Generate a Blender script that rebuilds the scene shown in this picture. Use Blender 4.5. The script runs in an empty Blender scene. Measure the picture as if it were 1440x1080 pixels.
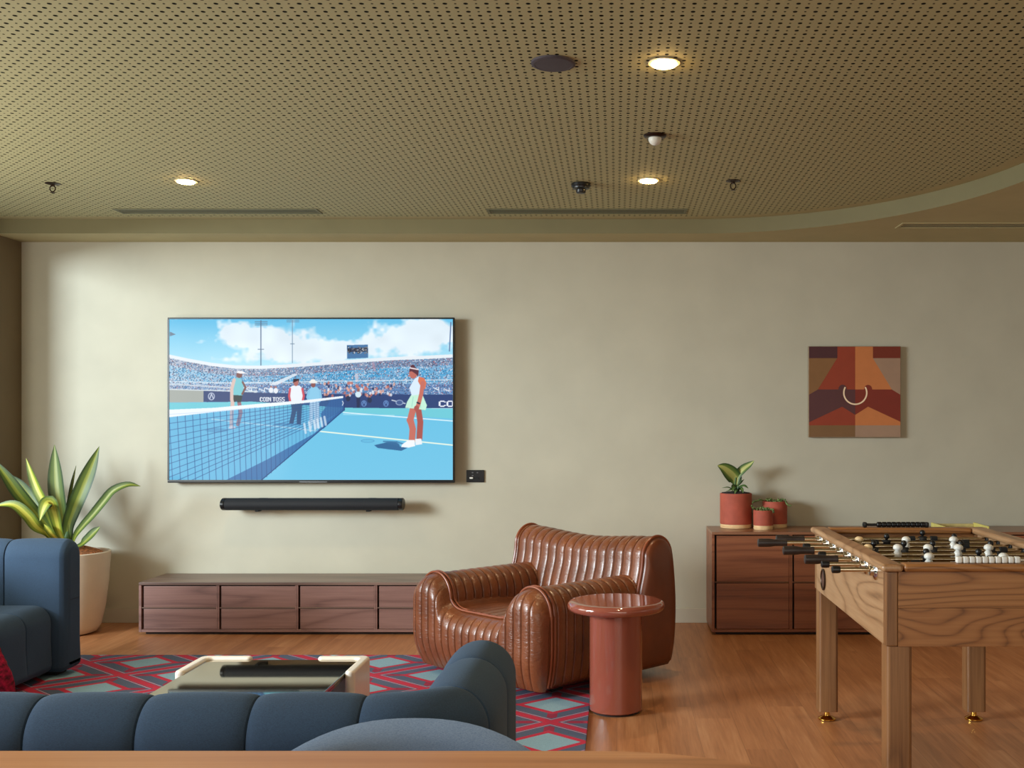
import bpy, bmesh, math, random
import numpy as np
from mathutils import Vector, Matrix
random.seed(7)
PI = math.pi
scene = bpy.context.scene
COL = scene.collection
F, PX, PY, CZ = 1500.0, 867.0, 598.0, 1.36      # focal length in pixels, vanishing point, eye height


def at(px, py, Y):
    return Vector(((px - PX) / F * Y, Y, CZ - (py - PY) / F * Y))


# ------------------------------------------------------------------ materials
def lin(c):
    return tuple(((v / 255) / 12.92 if v / 255 <= .04045 else ((v / 255 + .055) / 1.055) ** 2.4) for v in c[:3]) + (1.0,)


class NT:
    def __init__(self, name):
        self.m = bpy.data.materials.new(name)
        self.m.use_nodes = True
        self.t = self.m.node_tree
        self.t.nodes.clear()
        self.out = self.n('ShaderNodeOutputMaterial')
        self.b = self.n('ShaderNodeBsdfPrincipled')
        self.l(self.b.outputs[0], self.out.inputs[0])

    def n(self, kind, **kw):
        nd = self.t.nodes.new(kind)
        for k, v in kw.items():
            setattr(nd, k, v)
        return nd

    def l(self, a, b):
        self.t.links.new(a, b)

    def val(self, sock, v):
        if isinstance(v, (int, float, tuple)):
            sock.default_value = v
        else:
            self.l(v, sock)

    def math(self, op, a, b=0.0, c=None):
        nd = self.n('ShaderNodeMath', operation=op)
        self.val(nd.inputs[0], a)
        self.val(nd.inputs[1], b)
        if c is not None:
            self.val(nd.inputs[2], c)
        return nd.outputs[0]

    def coords(self, scale=(1, 1, 1), rot=(0, 0, 0), kind='Object'):
        tc = self.n('ShaderNodeTexCoord')
        mp = self.n('ShaderNodeMapping')
        mp.inputs['Scale'].default_value = scale
        mp.inputs['Rotation'].default_value = rot
        self.l(tc.outputs[kind], mp.inputs[0])
        return mp.outputs[0]

    def noise(self, vec, scale, detail=3, rough=.55):
        nd = self.n('ShaderNodeTexNoise')
        nd.inputs['Scale'].default_value = scale
        nd.inputs['Detail'].default_value = detail
        nd.inputs['Roughness'].default_value = rough
        if vec is not None:
            self.l(vec, nd.inputs['Vector'])
        return nd.outputs['Fac']

    def ramp(self, fac, stops, interp='LINEAR'):
        r = self.n('ShaderNodeValToRGB')
        cr = r.color_ramp
        cr.interpolation = interp
        while len(cr.elements) < len(stops):
            cr.elements.new(.5)
        for e, (p, c) in zip(cr.elements, stops):
            e.position = p
            e.color = lin(c)
        self.val(r.inputs[0], fac)
        return r.outputs[0]

    def bump(self, h, strength, dist=.01):
        b = self.n('ShaderNodeBump')
        b.inputs['Strength'].default_value = strength
        b.inputs['Distance'].default_value = dist
        self.l(h, b.inputs['Height'])
        self.l(b.outputs[0], self.b.inputs['Normal'])

    def set(self, **kw):
        for k, v in kw.items():
            self.val(self.b.inputs[k.replace('_', ' ')], v)
        return self


def plain(name, c, rough=.5, metal=0.0, var=0.0, scale=30, bump=0.0, **kw):
    t = NT(name)
    t.set(Roughness=rough, Metallic=metal, **kw)
    if var or bump:
        f = t.noise(t.coords(), scale, 4)
        lo = tuple(max(0, v * (1 - var)) for v in c)
        hi = tuple(min(255, v * (1 + var)) for v in c)
        t.l(t.ramp(f, [(.3, lo), (.7, hi)]), t.b.inputs['Base Color'])
        if bump:
            t.bump(f, bump)
    else:
        t.b.inputs['Base Color'].default_value = lin(c)
    return t.m


def wood(name, dark, mid, light, axis='x', rings=9, freq=1.6, rough=.4, stretch=.14, fine=.35, ringdark=.55, coat=0.0, shift=0.0):
    """contour bands of stretched noise give cathedral figure; fine streaks give pores"""
    t = NT(name)
    i = 'xyz'.index(axis)
    sc = [1, 1, 1]
    sc[i] = stretch
    v = t.coords(tuple(sc))
    v.node.inputs['Location'].default_value = (shift, shift * .7, shift * 1.3)
    base = t.noise(v, freq * 2.2, 2, .4)
    bands = t.math('FRACT', t.math('MULTIPLY', base, rings))
    tri = t.math('ABSOLUTE', t.math('SUBTRACT', t.math('MULTIPLY', bands, 2.0), 1.0))
    sc2 = [60, 60, 60]
    sc2[i] = 1.8
    streak = t.noise(t.coords(tuple(sc2)), 1.6, 4, .6)
    big = t.noise(v, freq * .9, 2)
    tri = t.math('SUBTRACT', 1.0, t.math('POWER', t.math('SUBTRACT', 1.0, tri), 3.0))
    mix = t.math('ADD', t.math('MULTIPLY', tri, ringdark), t.math('MULTIPLY', streak, fine))
    mix = t.math('ADD', mix, t.math('MULTIPLY', big, .25))
    c = t.ramp(mix, [(.2, dark), (.55, mid), (.95, light)])
    t.l(c, t.b.inputs['Base Color'])
    t.set(Roughness=rough)
    if coat:
        t.b.inputs['Coat Weight'].default_value = coat
        t.b.inputs['Coat Roughness'].default_value = .15
    t.bump(streak, .08, .004)
    return t.m


def fabric(name, c1, c2, rough=.9, scale=450, sheen=.3, axis=2):
    t = NT(name)
    sc = [1, 1, 1]
    sc[axis] = 4
    a = t.noise(t.coords((sc[0], sc[1], sc[2])), scale / 5, 4, .7)
    b = t.noise(t.coords(), 3.0, 3)
    f = t.math('ADD', t.math('MULTIPLY', a, .75), t.math('MULTIPLY', b, .25))
    t.l(t.ramp(f, [(.35, c1), (.65, c2)]), t.b.inputs['Base Color'])
    t.set(Roughness=rough)
    t.b.inputs['Sheen Weight'].default_value = sheen
    t.b.inputs['Sheen Roughness'].default_value = .4
    t.b.inputs['Sheen Tint'].default_value = lin((150, 185, 215))
    t.bump(a, .25, .003)
    return t.m


def emit(name, c, s):
    t = NT(name)
    t.b.inputs['Base Color'].default_value = (0, 0, 0, 1)
    t.b.inputs['Emission Color'].default_value = lin(c)
    t.b.inputs['Emission Strength'].default_value = s
    return t.m


M = {}
M['wall'] = plain('wall_paint', (187, 181, 161), .85, var=.02, scale=3)
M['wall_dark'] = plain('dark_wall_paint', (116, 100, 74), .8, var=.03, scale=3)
M['soffit'] = plain('soffit_paint', (180, 167, 123), .8, var=.02, scale=4)
M['fascia'] = plain('fascia_shaded_paint', (128, 120, 86), .8, var=.02, scale=4)  # darker olive puts the shade on the fascia into its colour
M['base'] = plain('baseboard_paint', (186, 178, 160), .6, var=.02, scale=5)
M['black'] = plain('black_plastic', (18, 18, 20), .35, var=.1, scale=60)
M['black_matte'] = plain('matte_black', (12, 12, 12), .8, var=.1, scale=60)
M['grip'] = plain('dark_grip', (40, 31, 29), .38, var=.1, scale=50)
M['chrome'] = plain('chrome', (215, 212, 205), .12, 1.0, var=.02)
M['steel'] = plain('rod_steel', (206, 192, 166), .25, 1.0, var=.03)
M['brass'] = plain('brass', (222, 172, 80), .2, 1.0, var=.04)
M['white_plastic'] = plain('white_plastic', (226, 224, 216), .3, var=.02)
M['cream_plastic'] = plain('cream_plastic', (224, 196, 150), .3, var=.03)
M['tv_frame'] = plain('tv_frame', (14, 15, 17), .3, var=.1)
M['tv_logo'] = plain('tv_badge', (120, 122, 125), .3, .6, var=.05)
M['soundbar'] = fabric('soundbar_cloth', (14, 15, 18), (24, 25, 29), .8, 900, .05)
M['walnut'] = wood('walnut_grey', (80, 54, 48), (120, 86, 77), (146, 110, 100), 'x', 9, 1.5, .42, .12, .55, .28)
M['walnut_top'] = wood('walnut_grey_top', (82, 62, 54), (110, 86, 76), (130, 105, 92), 'x', 4, 1.8, .35, .1)
M['walnut_red'] = wood('walnut_red', (86, 42, 24), (132, 76, 48), (160, 100, 66), 'x', 12, 1.3, .38, .10, .55, .3)
M['walnut_red_top'] = wood('walnut_red_top', (96, 58, 38), (126, 82, 56), (146, 100, 72), 'x', 4, 1.7, .3, .1)
M['gap'] = plain('shadow_gap', (30, 18, 14), .7, var=.1)
M['oak_x'] = wood('oak_across', (84, 48, 21), (144, 94, 51), (172, 120, 72), 'x', 30, 1.3, .38, .22, .5, .36)
M['oak_x2'] = wood('oak_across_lower', (80, 46, 21), (138, 88, 47), (168, 114, 67), 'x', 26, 1.6, .38, .3, .5, .36, shift=3.7)
M['oak_y'] = wood('oak_along', (98, 66, 40), (156, 116, 80), (182, 144, 106), 'y', 24, 1.3, .34, .2, .5, .34)
M['oak_z'] = wood('oak_upright', (62, 37, 18), (120, 80, 47), (150, 106, 66), 'z', 12, 1.5, .4, .1, .75, .22)
M['table_wood'] = wood('pale_table_wood', (148, 94, 56), (180, 120, 76), (204, 146, 98), 'x', 6, 2.0, .35, .05, .35, .5)
M['pink_gloss'] = plain('rust_gloss_lacquer', (140, 74, 58), .09, var=.02, scale=2, Coat_Weight=.6, Coat_Roughness=.04)
M['terracotta'] = plain('terracotta', (166, 78, 58), .75, var=.07, scale=14, bump=.04)
M['pot_cream'] = plain('cream_glaze', (226, 190, 142), .5, var=.04)
M['soil'] = plain('dark_soil', (38, 28, 28), .95, var=.3, scale=80, bump=.6)
M['coir'] = plain('coir_mulch', (156, 98, 58), .95, var=.4, scale=70, bump=.9)
M['planter'] = plain('planter_white', (218, 202, 180), .6, var=.02, scale=8)
M['white_gloss'] = plain('white_lacquer', (232, 220, 205), .25, var=.01)
M['glass_top'] = plain('bronze_mirror_glass', (176, 168, 148), .03, 1.0, var=.01, scale=2)
M['glass_edge'] = plain('dark_glass_edge', (10, 12, 12), .1, var=.05)
M['blue'] = fabric('blue_wool', (34, 51, 71), (51, 74, 98), .95, 1300, .08)
M['blue_dark'] = fabric('blue_seam', (22, 32, 48), (32, 44, 62), .9, 700, .1)
M['grey_blue'] = fabric('grey_blue_wool', (96, 116, 142), (130, 150, 174), .92, 1300, .2)
M['crimson'] = plain('crimson_pile', (150, 16, 52), .95, var=.45, scale=90, bump=.9)
M['speaker'] = plain('speaker_grille', (74, 66, 72), .7, var=.12, scale=300)
M['vent'] = plain('vent_metal', (112, 110, 82), .5, .2, var=.03)
M['vent_dark'] = plain('vent_dark', (44, 42, 30), .7, var=.08)
M['bronze'] = plain('dark_bronze', (56, 40, 30), .35, .7, var=.1)
M['dome'] = plain('sensor_dome', (226, 224, 212), .35, var=.01, Subsurface_Weight=.0)
M['lamp'] = emit('lamp_lens', (255, 208, 130), 110.0)
M['lamp_ring'] = plain('lamp_ring', (224, 206, 170), .4, var=.02)
M['yellow'] = plain('yellow_tray', (214, 200, 110), .4, var=.05)
M['tray_in'] = plain('tray_lining', (196, 178, 120), .5, var=.06)
M['field'] = plain('playfield', (96, 74, 44), .45, var=.06, scale=6)
M['stem'] = plain('stem_green', (74, 104, 52), .6, var=.12)


def leather():
    t = NT('brown_leather')
    v = t.coords()
    a = t.noise(v, 5.0, 4)
    t.l(t.ramp(a, [(.3, (98, 51, 27)), (.7, (132, 74, 42))]), t.b.inputs['Base Color'])
    wr = t.n('ShaderNodeTexNoise')
    wr.inputs['Scale'].default_value = 26
    wr.inputs['Detail'].default_value = 5
    wr.inputs['Distortion'].default_value = 1.2
    t.l(t.coords((1, 1, 2.2)), wr.inputs['Vector'])
    t.bump(wr.outputs['Fac'], .3, .012)
    t.set(Roughness=.36)
    t.b.inputs['Coat Weight'].default_value = .35
    t.b.inputs['Coat Roughness'].default_value = .2
    return t.m


M['leather'] = leather()
M['leather_smooth'] = plain('brown_leather_smooth', (112, 58, 34), .34, var=.1, scale=5, bump=.05)
M['leather_pipe'] = plain('brown_leather_piping', (132, 68, 40), .32, var=.08, scale=9)


def floor_mat():
    t = NT('oak_plank_floor')
    tc = t.n('ShaderNodeTexCoord')
    sp = t.n('ShaderNodeSeparateXYZ')
    t.l(tc.outputs['Object'], sp.inputs[0])
    u = t.math('DIVIDE', sp.outputs[0], .18)
    row = t.math('FLOOR', u)
    wn = t.n('ShaderNodeTexWhiteNoise', noise_dimensions='1D')
    t.l(row, wn.inputs['W'])
    yy = t.math('ADD', t.math('DIVIDE', sp.outputs[1], 1.3), t.math('MULTIPLY', wn.outputs['Value'], 7.0))
    col = t.math('FLOOR', yy)
    wn2 = t.n('ShaderNodeTexWhiteNoise', noise_dimensions='2D')
    cb = t.n('ShaderNodeCombineXYZ')
    t.l(row, cb.inputs[0])
    t.l(col, cb.inputs[1])
    t.l(cb.outputs[0], wn2.inputs['Vector'])
    off = t.n('ShaderNodeCombineXYZ')
    t.l(t.math('MULTIPLY', wn2.outputs['Value'], 37.0), off.inputs[2])
    va = t.n('ShaderNodeVectorMath', operation='ADD')
    t.l(t.coords((14, 1.1, 1)), va.inputs[0])
    t.l(off.outputs[0], va.inputs[1])
    g1 = t.noise(va.outputs[0], 1.5, 4, .6)
    vb = t.n('ShaderNodeVectorMath', operation='ADD')
    t.l(t.coords((90, 3.5, 1)), vb.inputs[0])
    t.l(off.outputs[0], vb.inputs[1])
    g2 = t.noise(vb.outputs[0], 1.2, 3, .6)
    f = t.math('ADD', t.math('MULTIPLY', g1, .55), t.math('MULTIPLY', g2, .3))
    f = t.math('ADD', f, t.math('MULTIPLY', wn2.outputs['Value'], .13))
    c = t.ramp(f, [(.3, (142, 90, 54)), (.5, (172, 115, 73)), (.72, (196, 142, 98))])
    seam = t.math('LESS_THAN', t.math('FRACT', u), .012)
    mx = t.n('ShaderNodeMix', data_type='RGBA')
    t.l(t.math('MULTIPLY', seam, .45), mx.inputs[0])
    t.l(c, mx.inputs[6])
    mx.inputs[7].default_value = lin((80, 48, 28))
    t.l(mx.outputs[2], t.b.inputs['Base Color'])
    t.set(Roughness=.38)
    t.bump(g2, .05, .004)
    return t.m


M['floor'] = floor_mat()


def perforated():
    """alternating large and small round holes on a square grid, see-through to the black fleece above the board"""
    t = NT('perforated_ceiling_board')
    tc = t.n('ShaderNodeTexCoord')
    sp = t.n('ShaderNodeSeparateXYZ')
    t.l(tc.outputs['Object'], sp.inputs[0])
    P = .0335
    u = t.math('DIVIDE', sp.outputs[0], P)
    v = t.math('DIVIDE', sp.outputs[1], P)
    fu = t.math('SUBTRACT', t.math('FRACT', u), .5)
    fv = t.math('SUBTRACT', t.math('FRACT', v), .5)
    d = t.math('SQRT', t.math('ADD', t.math('MULTIPLY', fu, fu), t.math('MULTIPLY', fv, fv)))
    par = t.math('MODULO', t.math('ABSOLUTE', t.math('ADD', t.math('FLOOR', u), t.math('FLOOR', v))), 2.0)
    rad = t.math('ADD', t.math('MULTIPLY', t.math('GREATER_THAN', par, .5), .105), .125)
    hole = t.math('LESS_THAN', d, rad)
    t.b.inputs['Base Color'].default_value = lin((176, 168, 124))
    t.set(Roughness=.75)
    tr = t.n('ShaderNodeBsdfTransparent')
    mx = t.n('ShaderNodeMixShader')
    t.l(hole, mx.inputs[0])
    t.l(t.b.outputs[0], mx.inputs[1])
    t.l(tr.outputs[0], mx.inputs[2])
    t.l(mx.outputs[0], t.out.inputs[0])
    return t.m


M['perf'] = perforated()


def rug_mat():
    t = NT('lattice_rug')
    tc = t.n('ShaderNodeTexCoord')
    sp = t.n('ShaderNodeSeparateXYZ')
    t.l(tc.outputs['Object'], sp.inputs[0])
    p = t.math('DIVIDE', t.math('ADD', sp.outputs[0], .30), .68)
    q = t.math('DIVIDE', t.math('SUBTRACT', sp.outputs[1], 5.16), .61)
    res = []
    for op in ('ADD', 'SUBTRACT'):
        u = t.math(op, p, q)
        fr = t.math('SUBTRACT', t.math('FRACT', t.math('ADD', u, 20.5)), .5)
        res.append(t.math('ABSOLUTE', fr))
    d = t.math('MULTIPLY', t.math('MAXIMUM', res[0], res[1]), 2.0)
    slate, light, red, pink = (78, 88, 112), (134, 168, 184), (188, 30, 62), (206, 150, 172)
    c = t.ramp(d, [(0, light), (.43, red), (.56, slate), (.85, pink), (.875, slate), (.90, red)], 'CONSTANT')
    # darker red ties joining the points of neighbouring lozenges
    tie = t.math('MULTIPLY', t.math('LESS_THAN', t.math('ABSOLUTE', t.math('SUBTRACT', res[0], res[1])), .07), t.math('GREATER_THAN', d, .57))
    tie = t.math('MULTIPLY', tie, t.math('LESS_THAN', d, .8))
    mx = t.n('ShaderNodeMix', data_type='RGBA')
    t.l(tie, mx.inputs[0])
    t.l(c, mx.inputs[6])
    mx.inputs[7].default_value = lin((150, 26, 62))
    n = t.noise(t.coords(), 260, 2)
    m2 = t.n('ShaderNodeMix', data_type='RGBA', blend_type='MULTIPLY')
    m2.inputs[0].default_value = .35
    t.l(mx.outputs[2], m2.inputs[6])
    t.l(t.ramp(n, [(.3, (170, 170, 170)), (.7, (255, 255, 255))]), m2.inputs[7])
    t.l(m2.outputs[2], t.b.inputs['Base Color'])
    t.set(Roughness=.95)
    t.bump(n, .3, .004)
    return t.m


M['rug'] = rug_mat()


def leaf_mat(name, edge, mid, core, core_w, rough=.5):
    t = NT(name)
    uv = t.n('ShaderNodeUVMap')
    sp = t.n('ShaderNodeSeparateXYZ')
    t.l(uv.outputs[0], sp.inputs[0])
    cb = t.n('ShaderNodeCombineXYZ')
    t.l(t.math('MULTIPLY', sp.outputs[0], 9.0), cb.inputs[0])
    t.l(t.math('MULTIPLY', sp.outputs[1], 1.2), cb.inputs[1])
    n = t.noise(cb.outputs[0], 2.0, 3)
    a = t.math('ABSOLUTE', t.math('SUBTRACT', sp.outputs[0], .5))
    a = t.math('ADD', a, t.math('MULTIPLY', t.math('SUBTRACT', n, .5), .16))
    c = t.ramp(a, [(0, core), (core_w, core), (core_w + .08, mid), (.3, mid), (.42, edge), (.5, edge)])
    t.l(c, t.b.inputs['Base Color'])
    t.set(Roughness=rough)
    return t.m


M['leaf_a'] = leaf_mat('dracaena_leaf', (40, 60, 22), (78, 96, 30), (122, 128, 40), .08)
M['leaf_b'] = leaf_mat('dracaena_leaf_pale', (72, 94, 30), (124, 134, 38), (184, 180, 70), .13)
M['leaf_c'] = leaf_mat('dumbcane_leaf', (50, 78, 34), (92, 116, 48), (172, 174, 96), .16)
M['leaf_d'] = leaf_mat('small_green_leaf', (44, 74, 34), (66, 96, 44), (96, 122, 62), .04, .5)
M['succulent'] = plain('succulent_green', (92, 110, 62), .6, var=.3, scale=60)


# ------------------------------------------------------------------ mesh helpers
class MB:
    def __init__(s):
        s.v, s.f, s.uv, s.mi = [], [], None, []

    def add(s, vs, fs):
        o = len(s.v)
        s.v += [Vector(p) for p in vs]
        s.f += [tuple(i + o for i in f) for f in fs]
        return s

    def box(s, x0, x1, y0, y1, z0, z1, r=0.0, seg=2):
        bm = bmesh.new()
        bmesh.ops.create_cube(bm, size=1)
        for v in bm.verts:
            v.co = Vector((x0 + (v.co.x + .5) * (x1 - x0), y0 + (v.co.y + .5) * (y1 - y0), z0 + (v.co.z + .5) * (z1 - z0)))
        if r > 0:
            bmesh.ops.bevel(bm, geom=list(bm.edges), offset=r, segments=seg, affect='EDGES', profile=.5)
        s.bm(bm)
        return s

    def bm(s, bm):
        bm.verts.index_update()
        s.add([v.co.copy() for v in bm.verts], [[v.index for v in f.verts] for f in bm.faces])
        bm.free()

    def tube(s, pts, r, n=10, caps=True):
        pts = [Vector(p) for p in pts]
        rs = r if isinstance(r, (list, tuple)) else [r] * len(pts)
        up = None
        rings = []
        for i, p in enumerate(pts):
            t = (pts[min(i + 1, len(pts) - 1)] - pts[max(i - 1, 0)]).normalized()
            if up is None:
                up = t.orthogonal().normalized()
            up = (up - t * up.dot(t)).normalized()
            w = t.cross(up)
            rings.append([p + (up * math.cos(2 * PI * k / n) + w * math.sin(2 * PI * k / n)) * rs[i] for k in range(n)])
        vs = [q for rg in rings for q in rg]
        fs = [(i * n + k, i * n + (k + 1) % n, (i + 1) * n + (k + 1) % n, (i + 1) * n + k) for i in range(len(pts) - 1) for k in range(n)]
        if caps:
            fs += [tuple(range(n))[::-1], tuple((len(pts) - 1) * n + k for k in range(n))]
        return s.add(vs, fs)

    def lathe(s, prof, c, n=32, axis='z'):
        """prof: (radius, height) list, closed by caps where radius is > 0"""
        vs, fs = [], []
        for r, h in prof:
            for k in range(n):
                a = 2 * PI * k / n
                p = (r * math.cos(a), r * math.sin(a), h)
                if axis == 'x':
                    p = (h, p[0], p[1])
                elif axis == 'y':
                    p = (p[0], h, p[1])
                vs.append(Vector(p) + Vector(c))
        for i in range(len(prof) - 1):
            for k in range(n):
                fs.append((i * n + k, i * n + (k + 1) % n, (i + 1) * n + (k + 1) % n, (i + 1) * n + k))
        fs.append(tuple(range(n))[::-1])
        fs.append(tuple((len(prof) - 1) * n + k for k in range(n)))
        return s.add(vs, fs)

    def prism(s, outline, z0, z1):
        """outline: (x, y) list"""
        n = len(outline)
        vs = [(x, y, z0) for x, y in outline] + [(x, y, z1) for x, y in outline]
        fs = [tuple(range(n))[::-1], tuple(range(n, 2 * n))] + [(i, (i + 1) % n, n + (i + 1) % n, n + i) for i in range(n)]
        return s.add(vs, fs)


def root_matrix(o):
    while o.parent:
        o = o.parent
    return Matrix.LocRotScale(o.location, o.rotation_euler, None)


def build(name, mb, mat, parent=None, local=False, smooth=True, angle=40):
    me = bpy.data.meshes.new(name)
    vs = mb.v
    if parent is not None and not local:
        inv = root_matrix(parent).inverted()
        vs = [inv @ v for v in vs]
    me.from_pydata([tuple(v) for v in vs], [], mb.f)
    mats = mat if isinstance(mat, (list, tuple)) else [mat]
    for m in mats:
        me.materials.append(m)
    if mb.mi:
        me.polygons.foreach_set('material_index', mb.mi)
    if mb.uv:
        ul = me.uv_layers.new(name='UVMap')
        for lp in me.loops:
            ul.data[lp.index].uv = mb.uv[lp.vertex_index]
    bm = bmesh.new()
    bm.from_mesh(me)
    bmesh.ops.recalc_face_normals(bm, faces=bm.faces)
    if smooth:
        lim = math.radians(angle)
        for f in bm.faces:
            f.smooth = True
        for e in bm.edges:
            if len(e.link_faces) == 2 and e.calc_face_angle(0) > lim:
                e.smooth = False
    bm.to_mesh(me)
    bm.free()
    o = bpy.data.objects.new(name, me)
    COL.objects.link(o)
    if smooth and len(me.polygons) < 20000:
        wn = o.modifiers.new('weighted_normals', 'WEIGHTED_NORMAL')
        wn.keep_sharp = True
    if parent is not None:
        o.parent = parent
    return o


def tag(o, label, cat, group=None):
    o['label'] = label
    o['category'] = cat
    if group:
        o['group'] = group
    return o


def thing(name, label, cat, loc=(0, 0, 0), rz=0, group=None):
    o = bpy.data.objects.new(name, None)
    o.empty_display_size = .1
    COL.objects.link(o)
    o.location = loc
    o.rotation_euler = (0, 0, rz)
    return tag(o, label, cat, group)


def struct(name, mb, mat, parent=None, smooth=False, **kw):
    o = build(name, mb, mat, parent, smooth=smooth, **kw)
    if parent is None:
        o['kind'] = 'structure'
    return o


def share(name, me, parent, loc=(0, 0, 0), rot=(0, 0, 0)):
    o = bpy.data.objects.new(name, me)
    COL.objects.link(o)
    o.parent = parent
    o.location = loc
    o.rotation_euler = rot
    return o


def resample(pts, n):
    """Catmull-Rom through points, n samples"""
    pts = [Vector(p) for p in pts]
    P = [pts[0] * 2 - pts[1]] + pts + [pts[-1] * 2 - pts[-2]]
    out = []
    m = len(pts) - 1
    for i in range(n):
        u = i / (n - 1) * m
        k = min(int(u), m - 1)
        t = u - k
        a, b, c, d = P[k], P[k + 1], P[k + 2], P[k + 3]
        out.append(.5 * ((2 * b) + (c - a) * t + (2 * a - 5 * b + 4 * c - d) * t * t + (3 * b - a - 3 * c + d) * t ** 3))
    return out


def leaf(pts, w, face=(0, -1, .2), fold=.18, n=18, shape=None, twist=0.0):
    mb = MB()
    mb.uv = []
    P = resample(pts, n)
    face = Vector(face).normalized()
    shape = shape or (lambda t: (.42 + .58 * math.sin(PI / 2 * min(1, t / .6))) * (1 - max(0, (t - .6) / .4) ** 2.3))
    for i, p in enumerate(P):
        t = i / (n - 1)
        tan = (P[min(i + 1, n - 1)] - P[max(i - 1, 0)]).normalized()
        side = tan.cross(face)
        side = side.normalized() if side.length > 1e-4 else Vector((1, 0, 0))
        nor = side.cross(tan).normalized()
        if twist:
            side = Matrix.Rotation(twist * t, 3, tan) @ side
            nor = Matrix.Rotation(twist * t, 3, tan) @ nor
        ww = max(.0012, w * .5 * shape(t))
        for k in range(7):
            a = (k - 3) / 3
            mb.v.append(p + side * (a * ww) + nor * (abs(a) ** 1.4 * ww * fold * 2))
            mb.uv.append((k / 6, t))
    for i in range(n - 1):
        for k in range(6):
            o = i * 7 + k
            mb.f.append((o, o + 1, o + 8, o + 7))
    return mb


def closed_profile(pts):
    """(a, h) list of a closed outline, counter-clockwise -> points with outward normals"""
    n = len(pts)
    out = []
    for i in range(n):
        a, b = pts[i - 1], pts[(i + 1) % n]
        dx, dy = b[0] - a[0], b[1] - a[1]
        L = math.hypot(dx, dy) or 1
        out.append((pts[i][0], pts[i][1], dy / L, -dx / L))
    return out


def arc(cx, cy, r, a0, a1, n, ry=None):
    ry = ry or r
    return [(cx + r * math.cos(math.radians(a0 + (a1 - a0) * i / n)), cy + ry * math.sin(math.radians(a0 + (a1 - a0) * i / n))) for i in range(n + 1)]


def puff(t):
    t = t % 1.0
    return abs(math.sin(PI * t)) ** .5


def channel_sweep(path, length, prof, seams, amp, end_r, sub=10, dent=None, mask=None, hsag=None):
    """path(s) -> (x, y, nx, ny); sweep a closed profile and pillow it between the seams"""
    ss = []
    bounds = [0.0] + [q for q in seams if 0 < q < length] + [length]
    for a, b in zip(bounds[:-1], bounds[1:]):
        k = max(3, int(sub))
        ss += [(a + (b - a) * (0.5 - 0.5 * math.cos(PI * i / k)), (i / k)) for i in range(k)]
    ss.append((length, 0.0))
    if end_r > 0:
        extra = []
        for i in range(1, 7):
            d = end_r * (1 - math.cos(PI / 2 * i / 7))
            extra += [d, length - d]
        have = [q for q, _ in ss]
        for d in extra:
            if min(abs(d - q) for q in have) > 1e-4:
                for (a, b) in zip(bounds[:-1], bounds[1:]):
                    if a <= d <= b:
                        ss.append((d, math.acos(max(-1, min(1, 1 - 2 * (d - a) / (b - a)))) / PI))
        ss.sort()
    mb = MB()
    n = len(prof)
    for s, t in ss:
        x, y, nx, ny = path(s)
        d = min(s, length - s)
        inset = 0.0
        if end_r > 0 and d < end_r:
            inset = end_r - math.sqrt(max(0, end_r ** 2 - (end_r - d) ** 2))
        b = amp * (puff(t) - 1) if 0 < t < 1 else -amp
        if d < 1e-6:
            b = -amp * .3
        for (a, h, na, nh) in prof:
            m = mask(a, h) if mask else 1.0
            o = b * m - inset
            hh = h + nh * o
            if hsag:
                hh += hsag(s, h)
            mb.v.append(Vector((x + nx * (a + na * o), y + ny * (a + na * o), hh)))
    for i in range(len(ss) - 1):
        for k in range(n):
            mb.f.append((i * n + k, i * n + (k + 1) % n, (i + 1) * n + (k + 1) % n, (i + 1) * n + k))
    last = (len(ss) - 1) * n
    mb.f.append(tuple(range(n))[::-1])
    mb.f.append(tuple(last + k for k in range(n)))
    return mb


# ------------------------------------------------------------------ room shell
XL, XR, YB, YF = -4.1, 4.2, 7.35, -2.6
ZS, ZC = 2.622, 2.717
struct('floor', MB().box(XL - .1, XR + .1, YF - .1, YB + .1, -.06, 0), M['floor'])
struct('wall_back', MB().box(XL - .1, XR + .1, YB, YB + .1, 0, ZC + .1), M['wall'])
struct('wall_right', MB().box(XR, XR + .1, YF, YB, 0, ZC + .1), M['wall'])
struct('wall_front', MB().box(XL - .1, XR + .1, YF - .1, YF, 0, ZC + .1), M['wall'])
WY0, WY1, WZ0, WZ1 = 1.2, 6.95, .3, 2.55      # window opening in the left wall, out of frame
wl = MB().box(XL - .1, XL, YF, WY0, 0, ZC + .1).box(XL - .1, XL, WY1, YB, 0, ZC + .1)
wl.box(XL - .1, XL, WY0, WY1, 0, WZ0).box(XL - .1, XL, WY0, WY1, WZ1, ZC + .1)
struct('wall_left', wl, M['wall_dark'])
wf = MB()
for y in (WY0, WY1 - .06, (WY0 + WY1) / 2 - .03):
    wf.box(XL - .08, XL - .02, y, y + .06, WZ0, WZ1)
for z in (WZ0, WZ1 - .06):
    wf.box(XL - .08, XL - .02, WY0, WY1, z, z + .06)
struct('window_1', wf, M['bronze'])
struct('baseboard_back', MB().box(XL, XR, YB - .012, YB, 0, .1, .003), M['base'])


# recess outline: straight along the back, elliptical corner on the right, then straight towards the camera
def recess(off=0.0, n=40):
    cx, cy, ax, by = .5, 5.05, 1.65 - off, 1.97 - off
    pts = [(XL, cy + by)]
    pts += [(cx + ax * math.sin(PI / 2 * i / n), cy + by * math.cos(PI / 2 * i / n)) for i in range(n + 1)]
    pts += [(cx + ax, YF)]
    return pts


def ceiling_sheet(outer, inner, z):
    mb = MB()
    n = len(outer)
    mb.v = [Vector((x, y, z)) for x, y in outer] + [Vector((x, y, z)) for x, y in inner]
    mb.f = [(i, i + 1, n + i + 1, n + i) for i in range(n - 1)]
    return mb


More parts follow.
